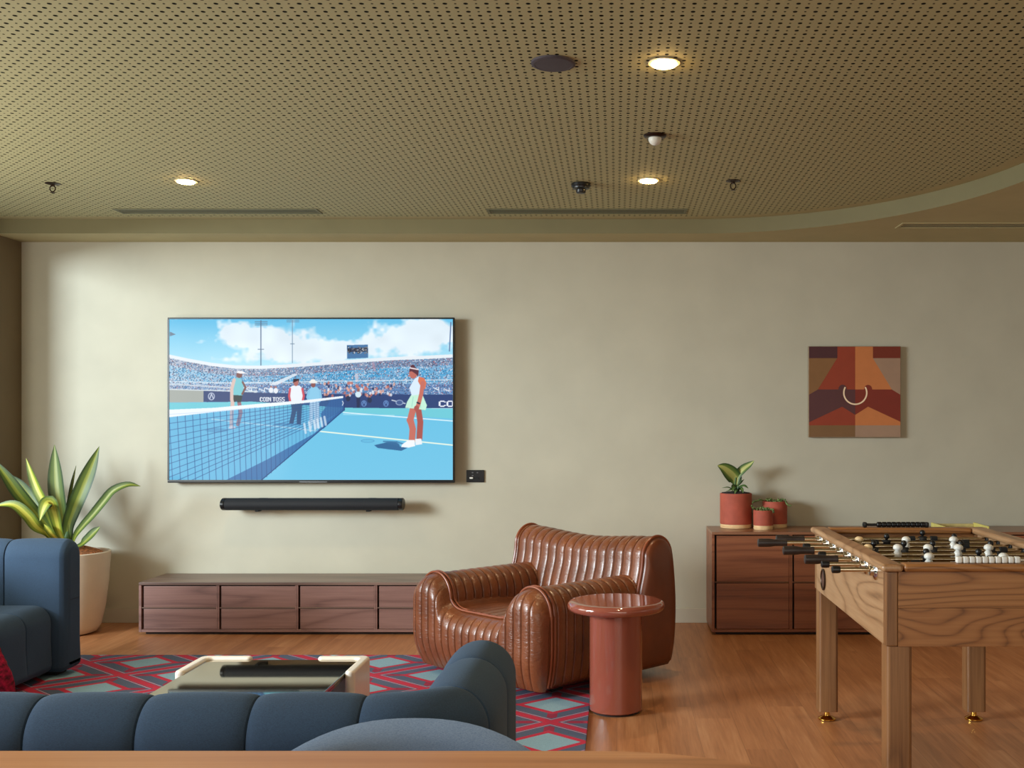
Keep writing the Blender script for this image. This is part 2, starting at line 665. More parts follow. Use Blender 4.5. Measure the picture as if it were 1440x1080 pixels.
rec = recess()
rec_in = recess(.09)
perf = MB()
perf.v = [Vector((x, y, ZC)) for x, y in rec_in] + [Vector((XL, YF, ZC))]
perf.f = [tuple(range(len(perf.v)))]
struct('ceiling', perf, M['perf'])
bk = MB()
bk.box(XL, XR, YF, YB, ZC + .014, ZC + .05)
struct('trim_4', bk, M['black_matte'])
struct('trim_3', ceiling_sheet(rec, rec_in, ZC), M['soffit'])
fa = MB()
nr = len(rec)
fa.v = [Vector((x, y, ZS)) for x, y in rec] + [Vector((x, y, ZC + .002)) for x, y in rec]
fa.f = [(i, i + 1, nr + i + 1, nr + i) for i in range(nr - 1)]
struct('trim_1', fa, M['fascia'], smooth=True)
oo = []
for i, (x, y) in enumerate(rec):
    oo.append((x, YB) if i <= 20 else ((XR, YB) if i == 21 else (XR, y)))
so = ceiling_sheet(oo, rec, ZS)
struct('trim_2', so, M['soffit'])

# ------------------------------------------------------------------ ceiling fittings


def downlight(x, y, label):
    t = thing('downlight', label, 'downlight', (x, y, ZC), group='recessed downlights in the ceiling')
    build('trim_ring', MB().lathe([(.047, 0), (.06, -.001), (.06, -.005), (.047, -.006), (.0465, -.002)], (x, y, ZC), 36), M['lamp_ring'], t)
    build('lens', MB().lathe([(.0464, -.001), (.0462, -.010), (.042, -.0125), (.03, -.0138), (.001, -.0142)], (x, y, ZC), 36), M['lamp'], t)


downlight(.178, 3.99, 'round lit downlight nearest the camera, right of the dark round speaker')
downlight(.177, 5.90, 'round lit downlight between the black smoke detector and the right sprinkler')
downlight(-2.39, 5.92, 'round lit downlight by itself in the left half of the ceiling')

t = thing('ceiling_speaker', 'round dark grey speaker grille flush in the perforated ceiling', 'speaker', (-.237, 3.99, ZC))
build('rim', MB().lathe([(.068, 0), (.083, 0), (.083, -.007), (.078, -.010), (.07, -.010), (.068, -.006)], (-.237, 3.99, ZC), 40), M['speaker'], t)
build('grille', MB().lathe([(.0695, -.004), (.0695, -.0095), (.04, -.0105), (.001, -.011)], (-.237, 3.99, ZC), 40), M['speaker'], t)

t = thing('motion_sensor', 'white domed motion sensor with dark base on the ceiling', 'sensor', (.18, 4.99, ZC))
build('base', MB().lathe([(.054, 0), (.054, -.005), (.047, -.012), (.034, -.014)], (.18, 4.99, ZC), 36), M['bronze'], t)
build('dome', MB().lathe([(.031, -.012), (.031, -.018)] + [(.031 * math.cos(a), -.018 - .03 * math.sin(a)) for a in [i * PI / 2 / 8 for i in range(1, 8)]] + [(.001, -.048)], (.18, 4.99, ZC), 32), M['dome'], t)

t = thing('smoke_detector', 'black smoke detector hanging from the ceiling above the air vent', 'smoke detector', (-.2, 5.985, ZC))
build('base', MB().lathe([(.05, 0), (.054, -.004), (.054, -.018), (.05, -.022)], (-.2, 5.985, ZC), 36), M['black'], t)
build('chamber', MB().lathe([(.049, -.021), (.047, -.03), (.028, -.036), (.027, -.05), (.022, -.056), (.001, -.057)], (-.2, 5.985, ZC), 36), M['black'], t)


def sprinkler(x, y, label):
    t = thing('fire_sprinkler', label, 'sprinkler', (x, y, ZC), group='ceiling sprinklers')
    build('escutcheon', MB().lathe([(.04, 0), (.04, -.003), (.02, -.008), (.011, -.009), (.011, -.016), (.009, -.017)], (x, y, ZC), 28), M['bronze'], t)
    fr = MB()
    for s in (-1, 1):
        fr.tube(resample([(x + s * .007, y, ZC - .015), (x + s * .014, y, ZC - .022), (x + s * .014, y, ZC - .036), (x + s * .002, y, ZC - .05)], 10), .0032, 8)
    build('frame', fr, M['bronze'], t)
    build('deflector', MB().lathe([(.004, -.045), (.005, -.05), (.013, -.0505), (.013, -.053), (.001, -.054)], (x, y, ZC), 20), M['bronze'], t)


sprinkler(-3.164, 5.985, 'small dark sprinkler head at the left end of the ceiling')
sprinkler(.647, 5.92, 'small dark sprinkler head to the right of the downlight')


def air_vent(x0, x1, y0, y1, z, label, mat):
    t = thing('air_vent', label, 'air vent', ((x0 + x1) / 2, (y0 + y1) / 2, z), group='linear ceiling air vents')
    f = MB()
    e = .018
    f.box(x0, x1, y0, y0 + e, z - .005, z, .001).box(x0, x1, y1 - e, y1, z - .005, z, .001)
    f.box(x0, x0 + e, y0 + e, y1 - e, z - .005, z, .001).box(x1 - e, x1, y0 + e, y1 - e, z - .005, z, .001)
    build('frame', f, mat, t)
    build('backing', MB().box(x0 + e, x1 - e, y0 + e, y1 - e, z - .0012, z - .0002), M['vent_dark'], t)
    n = 3
    for k in range(n):
        yc = y0 + e + (y1 - y0 - 2 * e) * (k + .5) / n
        build('slat', MB().box(x0 + e, x1 - e, yc - .009, yc + .009, z - .003, z - .0013, .0005, 1), mat, t)


air_vent(-3.16, -1.88, 6.68, 6.83, ZC, 'long slotted air vent in the ceiling above the television', M['vent'])
air_vent(-.82, .445, 6.68, 6.83, ZC, 'long slotted air vent in the ceiling behind the smoke detector', M['vent'])
air_vent(1.78, 3.06, 6.64, 6.82, ZS, 'slotted air vent in the lower soffit beyond the curved ceiling edge', M['soffit'])

# ------------------------------------------------------------------ television
SW, SH = 620, 352
SS = 2


def screen_picture():
    W, H = SW * SS, SH * SS
    X0, X1, Y0, Y1 = 50., 1248., 55., 735.
    gx, gy = np.meshgrid(np.linspace(X0, X1, W), np.linspace(Y0, Y1, H))
    img = np.zeros((H, W, 3))
    rng = np.random.RandomState(4)

    def smooth(nx, ny):
        g = rng.rand(ny + 2, nx + 2)
        u = (gx - X0) / (X1 - X0) * nx
        v = (gy - Y0) / (Y1 - Y0) * ny
        i, j = u.astype(int), v.astype(int)
        fu, fv = u - i, v - j
        fu, fv = fu * fu * (3 - 2 * fu), fv * fv * (3 - 2 * fv)
        return (g[j, i] * (1 - fu) + g[j, i + 1] * fu) * (1 - fv) + (g[j + 1, i] * (1 - fu) + g[j + 1, i + 1] * fu) * fv

    def blend(mask, c, a=1.0):
        m = (mask * a)[..., None] if not np.isscalar(mask) else mask
        img[:] = img * (1 - m) + np.array(c, float) * m

    def window(x0, x1, y0, y1):
        i0, i1 = int((x0 - X0) / (X1 - X0) * W) - 2, int((x1 - X0) / (X1 - X0) * W) + 3
        j0, j1 = int((y0 - Y0) / (Y1 - Y0) * H) - 2, int((y1 - Y0) / (Y1 - Y0) * H) + 3
        return slice(max(0, j0), max(0, min(H, j1))), slice(max(0, i0), max(0, min(W, i1)))

    def paint(sl, m, c, a):
        m = (m * a)[..., None]
        img[sl] = img[sl] * (1 - m) + np.array(c, float) * m

    def poly(pts, c=None, a=1.0):
        n = len(pts)
        sl = window(min(p[0] for p in pts), max(p[0] for p in pts), min(p[1] for p in pts), max(p[1] for p in pts))
        x_, y_ = gx[sl], gy[sl]
        ms = np.zeros(x_.shape, bool)
        for i in range(n):
            (xa, ya), (xb, yb) = pts[i], pts[(i + 1) % n]
            if ya == yb:
                continue
            ms ^= ((ya > y_) != (yb > y_)) & (x_ < (xb - xa) * (y_ - ya) / (yb - ya) + xa)
        if c is not None:
            paint(sl, ms.astype(float), c, a)
            return None
        m = np.zeros((H, W), bool)
        m[sl] = ms
        return m

    def line(p, q, w, c, a=1.0, w2=None):
        w2 = w if w2 is None else w2
        dx, dy = q[0] - p[0], q[1] - p[1]
        L2 = dx * dx + dy * dy
        g = max(w, w2)
        sl = window(min(p[0], q[0]) - g, max(p[0], q[0]) + g, min(p[1], q[1]) - g, max(p[1], q[1]) + g)
        x_, y_ = gx[sl], gy[sl]
        t = np.clip(((x_ - p[0]) * dx + (y_ - p[1]) * dy) / L2, 0, 1)
        d = np.hypot(x_ - p[0] - t * dx, y_ - p[1] - t * dy)
        paint(sl, np.clip((w + (w2 - w) * t) / 2 - d + .5, 0, 1), c, a)

    def ell(cx, cy, rx, ry, c, a=1.0, soft=.08):
        sl = window(cx - rx, cx + rx, cy - ry, cy + ry)
        d = np.hypot((gx[sl] - cx) / rx, (gy[sl] - cy) / ry)
        paint(sl, np.clip((1 - d) / soft, 0, 1), c, a)

    def path(pts, w, c, a=1.0):
        for p, q in zip(pts[:-1], pts[1:]):
            line(p, q, w, c, a)

    # sky and clouds
    k = np.clip((gy - 55) / 200, 0, 1)[..., None]
    img[:] = np.array((104, 190, 230)) * (1 - k) + np.array((178, 226, 242)) * k
    nz = .5 * smooth(14, 12) + .3 * smooth(34, 26) + .2 * smooth(80, 60)
    dens = np.zeros((H, W))
    for cx, cy, rx, ry, s in ((330, 110, 110, 50, 1.1), (190, 148, 60, 22, .9), (440, 140, 130, 60, 1.2), (640, 180, 130, 70, 1.2), (500, 215, 190, 40, .9),
                              (760, 190, 80, 45, .8), (980, 120, 180, 60, 1.0), (1120, 140, 160, 70, 1.1), (1200, 90, 120, 60, .8), (295, 225, 45, 16, .8), (780, 165, 30, 16, .7),
                              (120, 95, 60, 14, .5), (950, 190, 190, 40, .6), (700, 75, 80, 20, .35)):
        dens += s * np.exp(-((gx - cx) / rx) ** 2 - ((gy - cy) / ry) ** 2)
    cl = np.clip((dens + (nz - .5) * 2.0 - .62) * 2.0, 0, 1)
    shade = (238 + 14 * (smooth(20, 16) - .3))[..., None] * np.array((.95, .99, 1.02))
    m = cl[..., None] * .93
    img[:] = img * (1 - m) + np.minimum(shade, 255) * m
    # light towers and video board
    line((437, 62), (437, 252), 4, (84, 106, 134))
    for yy in (66, 73, 80):
        line((412, yy), (464, yy), 2.5, (96, 116, 140))
    line((425, 183), (449, 183), 3, (96, 116, 140))
    line((570, 62), (570, 240), 3, (120, 146, 170))
    for yy in (60, 67):
        line((546, yy), (598, yy), 2.5, (110, 134, 156))
    line((562, 160), (578, 160), 3, (110, 134, 156))
    line((1239, 70), (1233, 190), 5, (92, 118, 158))
    poly([(52, 108), (78, 120), (52, 128)], (110, 130, 150))
    poly([(800, 165), (889, 163), (890, 219), (801, 223)], (74, 118, 164))
    poly([(802, 178), (888, 174), (888, 192), (802, 196)], (58, 66, 88))
    for _ in range(60):
        ell(rng.uniform(804, 886), rng.uniform(172, 200), 3, 2, rng.choice([40, 120, 200]) * np.ones(3))
    # stands
    top = [(50, 205), (130, 222), (230, 240), (330, 251), (440, 252), (560, 246), (700, 236), (830, 226), (1000, 215), (1130, 210), (1248, 204)]
    st = poly(top + [(1248, 380), (700, 378), (50, 362)])
    blend(st.astype(float), (132, 172, 206))
    tp = np.interp(gx, [p[0] for p in top], [p[1] for p in top])
    left = np.clip((560 - gx) / 500, 0, 1)
    # crowd speckle
    cells = rng.rand(H // 4 + 1, W // 4 + 1)
    hue = rng.rand(H // 4 + 1, W // 4 + 1)
    ii, jj = np.mgrid[0:H, 0:W]
    cs, ch = cells[ii // 4, jj // 4], hue[ii // 4, jj // 4]
    below = gy - tp
    tier1 = st & (below > 14) & (below < 45)
    tier2 = st & (below >= 45) & (gy < 322)
    tier3 = st & (gy >= 330)
    blend(tier2.astype(float) * np.clip(smooth(30, 40) * 1.3, 0, 1), (74, 158, 206))
    blend(tier1.astype(float), (112, 128, 160), .8)
    blend(tier3.astype(float), (82, 116, 168), .8)
    seats = st & (((gy - tp * .6) % 13) < 3) & (below > 14)
    blend(seats.astype(float), (206, 222, 236), .22)
    for lo, hi, c in ((0, .16, (236, 238, 244)), (.16, .30, (44, 58, 92)), (.30, .36, (186, 100, 104)), (.36, .42, (98, 78, 88)), (.42, .5, (70, 150, 200))):
        sel = st & (below > 14) & (ch >= lo) & (ch < hi) & (cs < .72)
        blend(sel.astype(float), c, .62)
    blend((st & (ch > .5) & (ch < .62 + .3 * 1)).astype(float) * left * (below > 14), (240, 240, 240), .5)
    blend((st & (below <= 14)).astype(float), (226, 234, 240))
    # rails and stairs
    path([(50, 318), (300, 325), (560, 322), (700, 318), (1248, 312)], 4, (224, 232, 240), .75)
    path([(50, 330), (300, 345), (420, 345)], 7, (206, 216, 224), .8)
    poly([(470, 332), (580, 285), (594, 290), (500, 336)], (224, 230, 238), .85)
    poly([(834, 285), (846, 285), (850, 320), (836, 320)], (220, 206, 214), .7)
    poly([(905, 238), (916, 238), (922, 276), (912, 276)], (190, 150, 170), .6)
    for (x, y) in ((375, 350), (395, 357), (430, 350), (455, 345), (1165, 345), (1210, 350)):
        path([(x, y), (x + 22, y + 10), (x + 22, y - 2)], 4, (226, 234, 242), .9)
    # walls round the court
    poly([(50, 352), (195, 358), (195, 408), (50, 412)], (164, 170, 164))
    poly([(195, 358), (420, 366), (700, 372), (1248, 374), (1248, 432), (790, 432), (400, 408), (195, 406)], (50, 70, 118))
    line((50, 352), (420, 362), 5, (212, 222, 226), .9)
    ell(228, 382, 15, 17, (196, 206, 224), .9)
    ell(228, 382, 11, 13, (50, 70, 118))
    path([(222, 390), (228, 372), (236, 390)], 4, (196, 206, 224))
    for x in (872, 965, 1090):
        ell(x, 412, 12, 14, (110, 150, 206), .8)
        ell(x, 412, 8, 10, (50, 72, 122))
        path([(x - 5, 416), (x, 404), (x + 6, 416)], 3, (110, 150, 206))
    # people along the back wall
    for _ in range(120):
        x, y = rng.uniform(700, 1000), rng.uniform(325, 380)
        if rng.rand() < .6:
            ell(x, y, 5, 7, [(230, 232, 238), (196, 112, 100), (40, 52, 88), (230, 170, 150)][rng.randint(4)], .8)
    for x, y in ((480, 350), (500, 352), (805, 385), (896, 392), (715, 385)):
        ell(x, y - 8, 5, 5, (168, 112, 100))
        ell(x, y + 6, 10, 12, (226, 230, 238) if x < 600 else (44, 54, 82))
    # court
    poly([(50, 408), (400, 404), (790, 430), (1248, 434), (1248, 735), (50, 735)], (108, 192, 226))
    poly([(50, 410), (400, 404), (790, 430), (1248, 434), (1248, 476), (785, 448), (400, 428), (50, 440)], (112, 200, 214))
    g = np.clip((gy - 480) / 255, 0, 1) * (gy > 480)
    blend(g * .35, (128, 200, 232))
    line((785, 450), (1248, 486), 4, (226, 244, 248))
    line((785, 458), (1000, 462), 3, (180, 228, 238), .8)
    line((690, 530), (1248, 588), 5, (236, 246, 226))
    line((230, 478), (690, 530), 5, (206, 232, 240), .8)
    # shadows on court
    ell(985, 590, 40, 17, (54, 104, 150), .95)
    poly([(915, 588), (960, 578), (1055, 600), (1030, 612), (930, 600)], (54, 104, 150))
    path([(955, 572), (1010, 574), (1060, 590)], 6, (62, 116, 162), .8)
    ell(888, 570, 30, 8, (72, 140, 186), .7)
    ell(888, 570, 26, 6, (108, 192, 226), .8)
    ell(545, 500, 60, 6, (66, 124, 170), .7)
    ell(250, 525, 50, 10, (66, 124, 170), .5)
    # official in white top and dark trousers
    sk = (176, 108, 100)
    poly([(562, 405), (612, 405), (606, 500), (588, 500), (588, 440), (574, 498), (556, 496), (568, 440)], (52, 62, 92))
    poly([(558, 345), (572, 336), (600, 336), (614, 350), (612, 405), (562, 405)], (232, 238, 246))
    path([(560, 350), (556, 380), (562, 410)], 9, (206, 84, 96))
    path([(612, 350), (618, 380), (612, 408)], 9, (206, 84, 96))
    ell(585, 324, 11, 15, sk)
    poly([(572, 325), (574, 308), (598, 308), (600, 330), (594, 315)], (58, 36, 42))
    # official in pale blue shirt, hat and white trousers
    poly([(642, 402), (684, 402), (684, 515), (664, 520), (660, 440), (652, 520), (640, 516)], (206, 226, 242))
    poly([(636, 356), (652, 342), (674, 342), (690, 360), (686, 405), (640, 405)], (140, 200, 230))
    path([(640, 358), (633, 385), (640, 402)], 10, (134, 192, 224))
    path([(686, 358), (690, 385), (684, 402)], 10, (134, 192, 224))
    ell(658, 332, 10, 13, (140, 90, 86))
    ell(658, 321, 19, 6, (236, 236, 230))
    ell(657, 316, 11, 7, (236, 236, 230))
    # ball kid
    poly([(840, 385), (856, 385), (854, 430), (842, 430)], (44, 52, 84))
    ell(848, 374, 13, 13, (206, 228, 240))
    ell(848, 355, 6, 8, (150, 100, 96))
    # left player
    path([(318, 400), (314, 450), (312, 510)], 16, (206, 176, 178))
    path([(344, 400), (352, 450), (340, 500)], 16, (150, 104, 116))
    ell(316, 514, 16, 7, (226, 214, 222))
    poly([(312, 372), (360, 374), (354, 405), (338, 408), (334, 398), (328, 406), (312, 402)], (48, 60, 62))
    poly([(326, 305), (348, 302), (364, 330), (360, 378), (320, 376), (322, 345)], (120, 196, 206))
    path([(324, 312), (314, 350), (314, 395), (318, 418)], 14, (214, 188, 180))
    path([(360, 322), (372, 345), (358, 372)], 8, (120, 80, 76))
    ell(346, 290, 13, 15, (124, 80, 76))
    poly([(334, 282), (340, 274), (362, 276), (372, 286), (352, 286)], (238, 240, 244))
    # net
    net = poly([(50, 468), (400, 428), (785, 388), (790, 440), (440, 735), (50, 735)])
    blend(net.astype(float), (82, 152, 204), .3)
    poly([(790, 425), (790, 440), (440, 735), (290, 735), (470, 645), (660, 540)], (50, 96, 156), .75)
    poly([(735, 394), (790, 385), (790, 440), (700, 520), (690, 455)], (58, 104, 162), .8)
    # mesh lines, closer together towards the far post
    xs, x, step = [], 50.0, 34.0
    while x < 782:
        xs.append(x)
        x += step
        step = max(7.0, step * .966)
    for i, x in enumerate(xs):
        y0 = np.interp(x, [50, 785], [468, 390])
        y1 = min(735, np.interp(x, [440, 790], [735, 440]))
        lean = 14 * (1 - (x - 50) / 735)
        line((x, y0), (x + lean * (y1 - y0) / 270, y1), 2.6 if x < 500 else 1.6, (46, 82, 136), .85 if x < 560 else .55)
    for j in range(1, 17):
        f = j / 11.0
        pts = []
        for x in (50, 250, 450, 620, 785):
            y0 = np.interp(x, [50, 785], [468, 390])
            yb = np.interp(x, [50, 785], [780, 440])
            pts.append((x, y0 + (yb - y0) * f))
        for p, q in zip(pts[:-1], pts[1:]):
            if f <= 1.0:
                line(p, q, 2.4, (46, 82, 136), .8 if q[0] < 640 else .5)
    line((440, 735), (790, 438), 4, (40, 74, 126))
    poly([(50, 438), (240, 430), (420, 414), (620, 398), (785, 380), (788, 388), (640, 408), (420, 430), (240, 448), (50, 470)], (232, 240, 248))
    path([(50, 458), (240, 446), (420, 428)], 2, (176, 198, 226), .8)
    line((787, 382), (789, 440), 5, (40, 62, 116))
    path([(781, 402), (785, 410), (781, 420)], 3, (220, 230, 240))
    for x in (620, 640, 660, 675, 690, 705):
        path([(x, 470 + (700 - x) * .35), (x + 6, 520 + (660 - x) * .4)], 9, (214, 228, 240), .75)
    # right player
    sk, sd = (196, 112, 98), (168, 88, 80)
    path([(1082, 425), (1068, 480), (1078, 520), (1074, 575)], 27, sk)
    path([(1100, 425), (1110, 490), (1106, 560)], 25, sd)
    path([(1064, 482), (1072, 500)], 24, sk)
    poly([(1060, 566), (1086, 566), (1088, 592), (1062, 598), (1030, 596), (1032, 586)], (238, 242, 246))
    poly([(1088, 562), (1114, 560), (1118, 584), (1090, 588)], (230, 236, 242))
    poly([(1072, 375), (1118, 372), (1138, 420), (1132, 440), (1090, 434), (1046, 430), (1054, 405)], (194, 236, 214))
    path([(1080, 385), (1074, 425)], 3, (160, 214, 196))
    path([(1104, 385), (1112, 430)], 3, (160, 214, 196))
    poly([(1086, 308), (1104, 296), (1124, 312), (1120, 372), (1074, 378), (1064, 345)], (214, 232, 248))
    poly([(1104, 298), (1126, 304), (1136, 325), (1130, 352), (1112, 340), (1100, 318)], (212, 116, 88))
    path([(1120, 325), (1114, 370), (1104, 410), (1096, 432)], 17, sk)
    ell(1094, 432, 11, 12, sd)
    line((1097, 408), (1106, 412), 7, (44, 44, 64))
    ell(1080, 285, 18, 23, (188, 108, 96))
    poly([(1062, 290), (1056, 296), (1064, 300)], (188, 108, 96))
    poly([(1062, 278), (1066, 262), (1090, 258), (1104, 272), (1100, 300), (1092, 288), (1074, 276)], (92, 52, 62))
    ell(1078, 256, 10, 8, (92, 52, 62))
    line((1068, 262), (1100, 268), 5, (240, 226, 230))
    path([(1046, 412), (990, 398)], 4, (206, 216, 226))
    ell(1022, 408, 17, 12, (150, 170, 200))
    ell(1022, 408, 13, 9, (70, 92, 140))
    # lettering
    font = {'C': '01110 10001 10000 10000 10000 10001 01110', 'O': '01110 10001 10001 10001 10001 10001 01110', 'I': '111 010 010 010 010 010 111',
            'N': '10001 11001 10101 10101 10011 10001 10001', 'T': '11111 00100 00100 00100 00100 00100 00100', 'S': '01111 10000 10000 01110 00001 00001 11110', ' ': '00 00 00 00 00 00 00'}

    def text(s, x, y, h, c, wid):
        u = h / 7.0
        cw = sum(len(font[ch].split()[0]) + .8 for ch in s)
        ux = wid / cw
        for ch in s:
            rows = font[ch].split()
            for r, row in enumerate(rows):
                for k, b in enumerate(row):
                    if b == '1':
                        xx, yy = x + k * ux, y + r * u
                        poly([(xx - .5, yy), (xx + ux * 1.25, yy), (xx + ux * 1.25, yy + u * 1.2), (xx - .5, yy + u * 1.2)], c)
            x += (len(rows[0]) + .8) * ux

    text('COIN TOSS', 433, 385, 18, (236, 240, 248), 106)
    text('CO', 1188, 400, 25, (236, 240, 248), 66)
    img = img.reshape(SH, SS, SW, SS, 3).mean(axis=(1, 3))
    return np.clip(img, 0, 255) / 255


TX0, TX1, TZ0, TZ1, TY = -3.058, -1.104, .968, 2.094, 7.262
t = thing('television', 'large flat television showing a tennis court coin toss, mounted on the wall', 'television', ((TX0 + TX1) / 2, YB, (TZ0 + TZ1) / 2))
bz, bb = .011, .02
fr = MB()
fr.box(TX0, TX1, TY, TY + .03, TZ1 - bz, TZ1, .003).box(TX0, TX1, TY, TY + .03, TZ0, TZ0 + bb, .003)
fr.box(TX0, TX0 + bz, TY, TY + .03, TZ0 + bb, TZ1 - bz).box(TX1 - bz, TX1, TY, TY + .03, TZ0 + bb, TZ1 - bz)
build('frame', fr, M['tv_frame'], t)
build('rear_housing', MB().box(TX0 + .002, TX1 - .002, TY + .0302, TY + .05, TZ0 + .002, TZ1 - .002, .006).box(TX0 + .35, TX1 - .35, TY + .0502, TY + .07, TZ0 + .12, TZ1 - .2, .006), M['black_matte'], t)
build('wall_mount', MB().box(-2.4, -1.76, TY + .0702, YB, 1.35, 1.75, .002), M['black_matte'], t)
build('badge', MB().box(-2.16, -1.97, TY - .002, TY - .0002, TZ0 + .003, TZ0 + .009), M['tv_logo'], t)
pic = screen_picture()
me = bpy.data.meshes.new('screen')
xs = np.linspace(TX0 + bz, TX1 - bz, SW)
zs = np.linspace(TZ1 - bz, TZ0 + bb, SH)
gx, gz = np.meshgrid(xs, zs)
ro = t.location
co = np.stack([gx - ro.x, np.full_like(gx, TY + .006 - ro.y), gz - ro.z], -1).reshape(-1, 3)
idx = np.arange(SW * SH).reshape(SH, SW)
quads = np.stack([idx[1:, :-1], idx[1:, 1:], idx[:-1, 1:], idx[:-1, :-1]], -1).reshape(-1, 4)
me.vertices.add(len(co))
me.vertices.foreach_set('co', co.ravel())
me.loops.add(quads.size)
me.loops.foreach_set('vertex_index', quads.ravel().astype(np.int32))
me.polygons.add(len(quads))
me.polygons.foreach_set('loop_start', np.arange(0, quads.size, 4, dtype=np.int32))
me.update(calc_edges=True)
ca = me.color_attributes.new('picture', 'FLOAT_COLOR', 'POINT')
lp = np.where(pic <= .04045, pic / 12.92, ((pic + .055) / 1.055) ** 2.4)
rgba = np.concatenate([lp, np.ones(lp.shape[:2] + (1,))], -1)
ca.data.foreach_set('color', rgba.astype(np.float32).ravel())
nt = NT('lit_screen')
at_n = nt.n('ShaderNodeAttribute', attribute_name='picture')
nt.b.inputs['Base Color'].default_value = (.01, .01, .012, 1)
nt.set(Roughness=.12)
nt.b.inputs['Specular IOR Level'].default_value = .12
nt.l(at_n.outputs['Color'], nt.b.inputs['Emission Color'])
nt.b.inputs['Emission Strength'].default_value = 1.08
me.materials.append(nt.m)
so_ = bpy.data.objects.new('screen', me)
COL.objects.link(so_)
so_.parent = t

# soundbar
sx0, sx1, sz0, sz1 = -2.665, -1.44, .785, .868
t = thing('soundbar', 'long black soundbar mounted on the wall below the television', 'soundbar', ((sx0 + sx1) / 2, YB, .83))
pr = closed_profile([(7.215 + a, .8265 + b) for a, b in arc(0, 0, .06, 0, 360, 40, .0415)[:-1]])
sb = channel_sweep(lambda s: (sx0 + .03 + s, 0, 0, 1), sx1 - sx0 - .06, pr, [], 0, 0.0, 4)
build('body', sb, M['soundbar'], t)
for a, b in ((sx0, sx0 + .03), (sx1 - .03, sx1)):
    build('end_cap', channel_sweep(lambda s: (a + s, 0, 0, 1), .03, closed_profile([(7.215 + p, .8265 + q) for p, q in arc(0, 0, .0605, 0, 360, 40, .042)[:-1]]), [], 0, .008, 4), M['black'], t)
for x in (-2.43, -1.68):
    build('wall_mount', MB().box(x - .03, x + .03, 7.262, YB, .79, .86, .003).box(x - .012, x + .012, 7.2, 7.27, .776, .786, .002), M['black_matte'], t)
build('indicator', MB().lathe([(.003, .0), (.003, .001)], (-2.05, 7.19, .865), 10), M['tv_logo'], t)

# wall plate
t = thing('socket_plate', 'small black socket plate on the wall beside the lower right television corner', 'socket plate', (-.972, YB, 1.01))
build('plate', MB().box(-1.034, -.911, YB - .012, YB, .967, 1.052, .004), M['black'], t)
for x, z, w, h in ((-.99, 1.034, .011, .008), (-.957, 1.034, .011, .008), (-.99, 1.014, .011, .007)):
    build('port', MB().box(x - w / 2, x + w / 2, YB - .0145, YB - .0122, z - h / 2, z + h / 2, .001, 1), M['tv_logo'], t)
build('plug', MB().box(-1.01, -.987, YB - .024, YB - .0122, .992, 1.003, .002), M['white_plastic'], t)
build('switch', MB().box(-.985, -.945, YB - .016, YB - .0122, .99, 1.004, .002), M['black_matte'], t)

# painting
t = thing('painting', 'square abstract painting of rust, orange and plum shapes hung on the wall', 'painting', (1.632, YB, 1.59))
ax0, ax1, az0, az1, ay = 1.316, 1.949, 1.277, 1.902, 7.312
build('hanging_rail', MB().box(ax0 + .1, ax1 - .1, YB - .0045, YB, az1 - .12, az1 - .08), M['black_matte'], t)
build('canvas', MB().box(ax0, ax1, ay, YB - .005, az0, az1, .003), plain('canvas_edge', (150, 132, 108), .9, var=.05), t)
pal = dict(plum=(88, 50, 50), plum2=(76, 40, 42), rust=(146, 58, 34), rust_d=(126, 44, 28), orange=(196, 118, 66), orange_d=(180, 104, 54), ochre=(132, 92, 54), taupe=(160, 128, 104), brown=(118, 44, 24), cream=(246, 214, 178), umber=(122, 88, 54))
pm = {k: plain('paint_' + k, v, .8, var=.02, scale=12) for k, v in pal.items()}


def A(x, y, k=0):
    """picture crop coordinates -> canvas point"""
    return Vector((ax0 + .003 + (x - 120) / (990 - 120) * (ax1 - ax0 - .006), ay - .0006 - k * .0004, az1 - .003 - (y - 112) / (972 - 112) * (az1 - az0 - .006)))


im = MB()
names = list(pal)
im.mi = []


def shape(pts, c, k):
    im.add([A(x, y, k) for x, y in pts], [tuple(range(len(pts)))])
    im.mi.append(names.index(c))


L, C0, R = 120, 560, 990
shape([(L, 112), (C0, 112), (C0, 972), (L, 972)], 'rust', 0)
shape([(C0, 112), (R, 112), (R, 972), (C0, 972)], 'orange', 0)
shape([(L, 112), (390, 112), (390, 222), (L, 222)], 'plum2', 1)
shape([(728, 112), (R, 112), (R, 222), (728, 222)], 'brown', 1)
shape([(L, 222), (388, 222), (205, 520), (L, 570)], 'ochre', 1)
shape([(728, 222), (R, 222), (R, 570), (908, 520)], 'taupe', 1)
shape([(205, 520), (C0, 520), (C0, 762), (435, 684), (135, 826), (L, 832), (L, 570)], 'plum', 1)
shape([(C0, 520), (908, 520), (R, 570), (R, 828), (682, 684), (C0, 762)], 'rust_d', 1)
shape([(L, 862), (C0, 862), (C0, 972), (L, 972)], 'umber', 1)
shape([(C0, 862), (R, 862), (R, 972), (C0, 972)], 'taupe', 1)
shape([(400, 525)] + [(440 + 40 * math.cos(a), 518 - 44 * math.sin(a)) for a in [PI - i * PI / 14 for i in range(15)]] + [(480, 525)], 'plum', 2)
shape([(640, 525)] + [(682 + 38 * math.cos(a), 518 - 42 * math.sin(a)) for a in [PI - i * PI / 14 for i in range(15)]] + [(720, 525)], 'rust_d', 2)
shape([(560 - 108 * math.cos(a), 550 + 108 * math.sin(a)) for a in [-.56 + i * (PI + 1.12) / 40 for i in range(41)]], 'plum', 2)
im.f.pop(); im.mi.pop()
ri = []
for i in range(49):
    a = -.52 + i * (PI + 1.04) / 48
    ri.append(((560 - 116 * math.cos(a), 552 + 116 * math.sin(a)), (560 - 102 * math.cos(a), 552 + 102 * math.sin(a))))
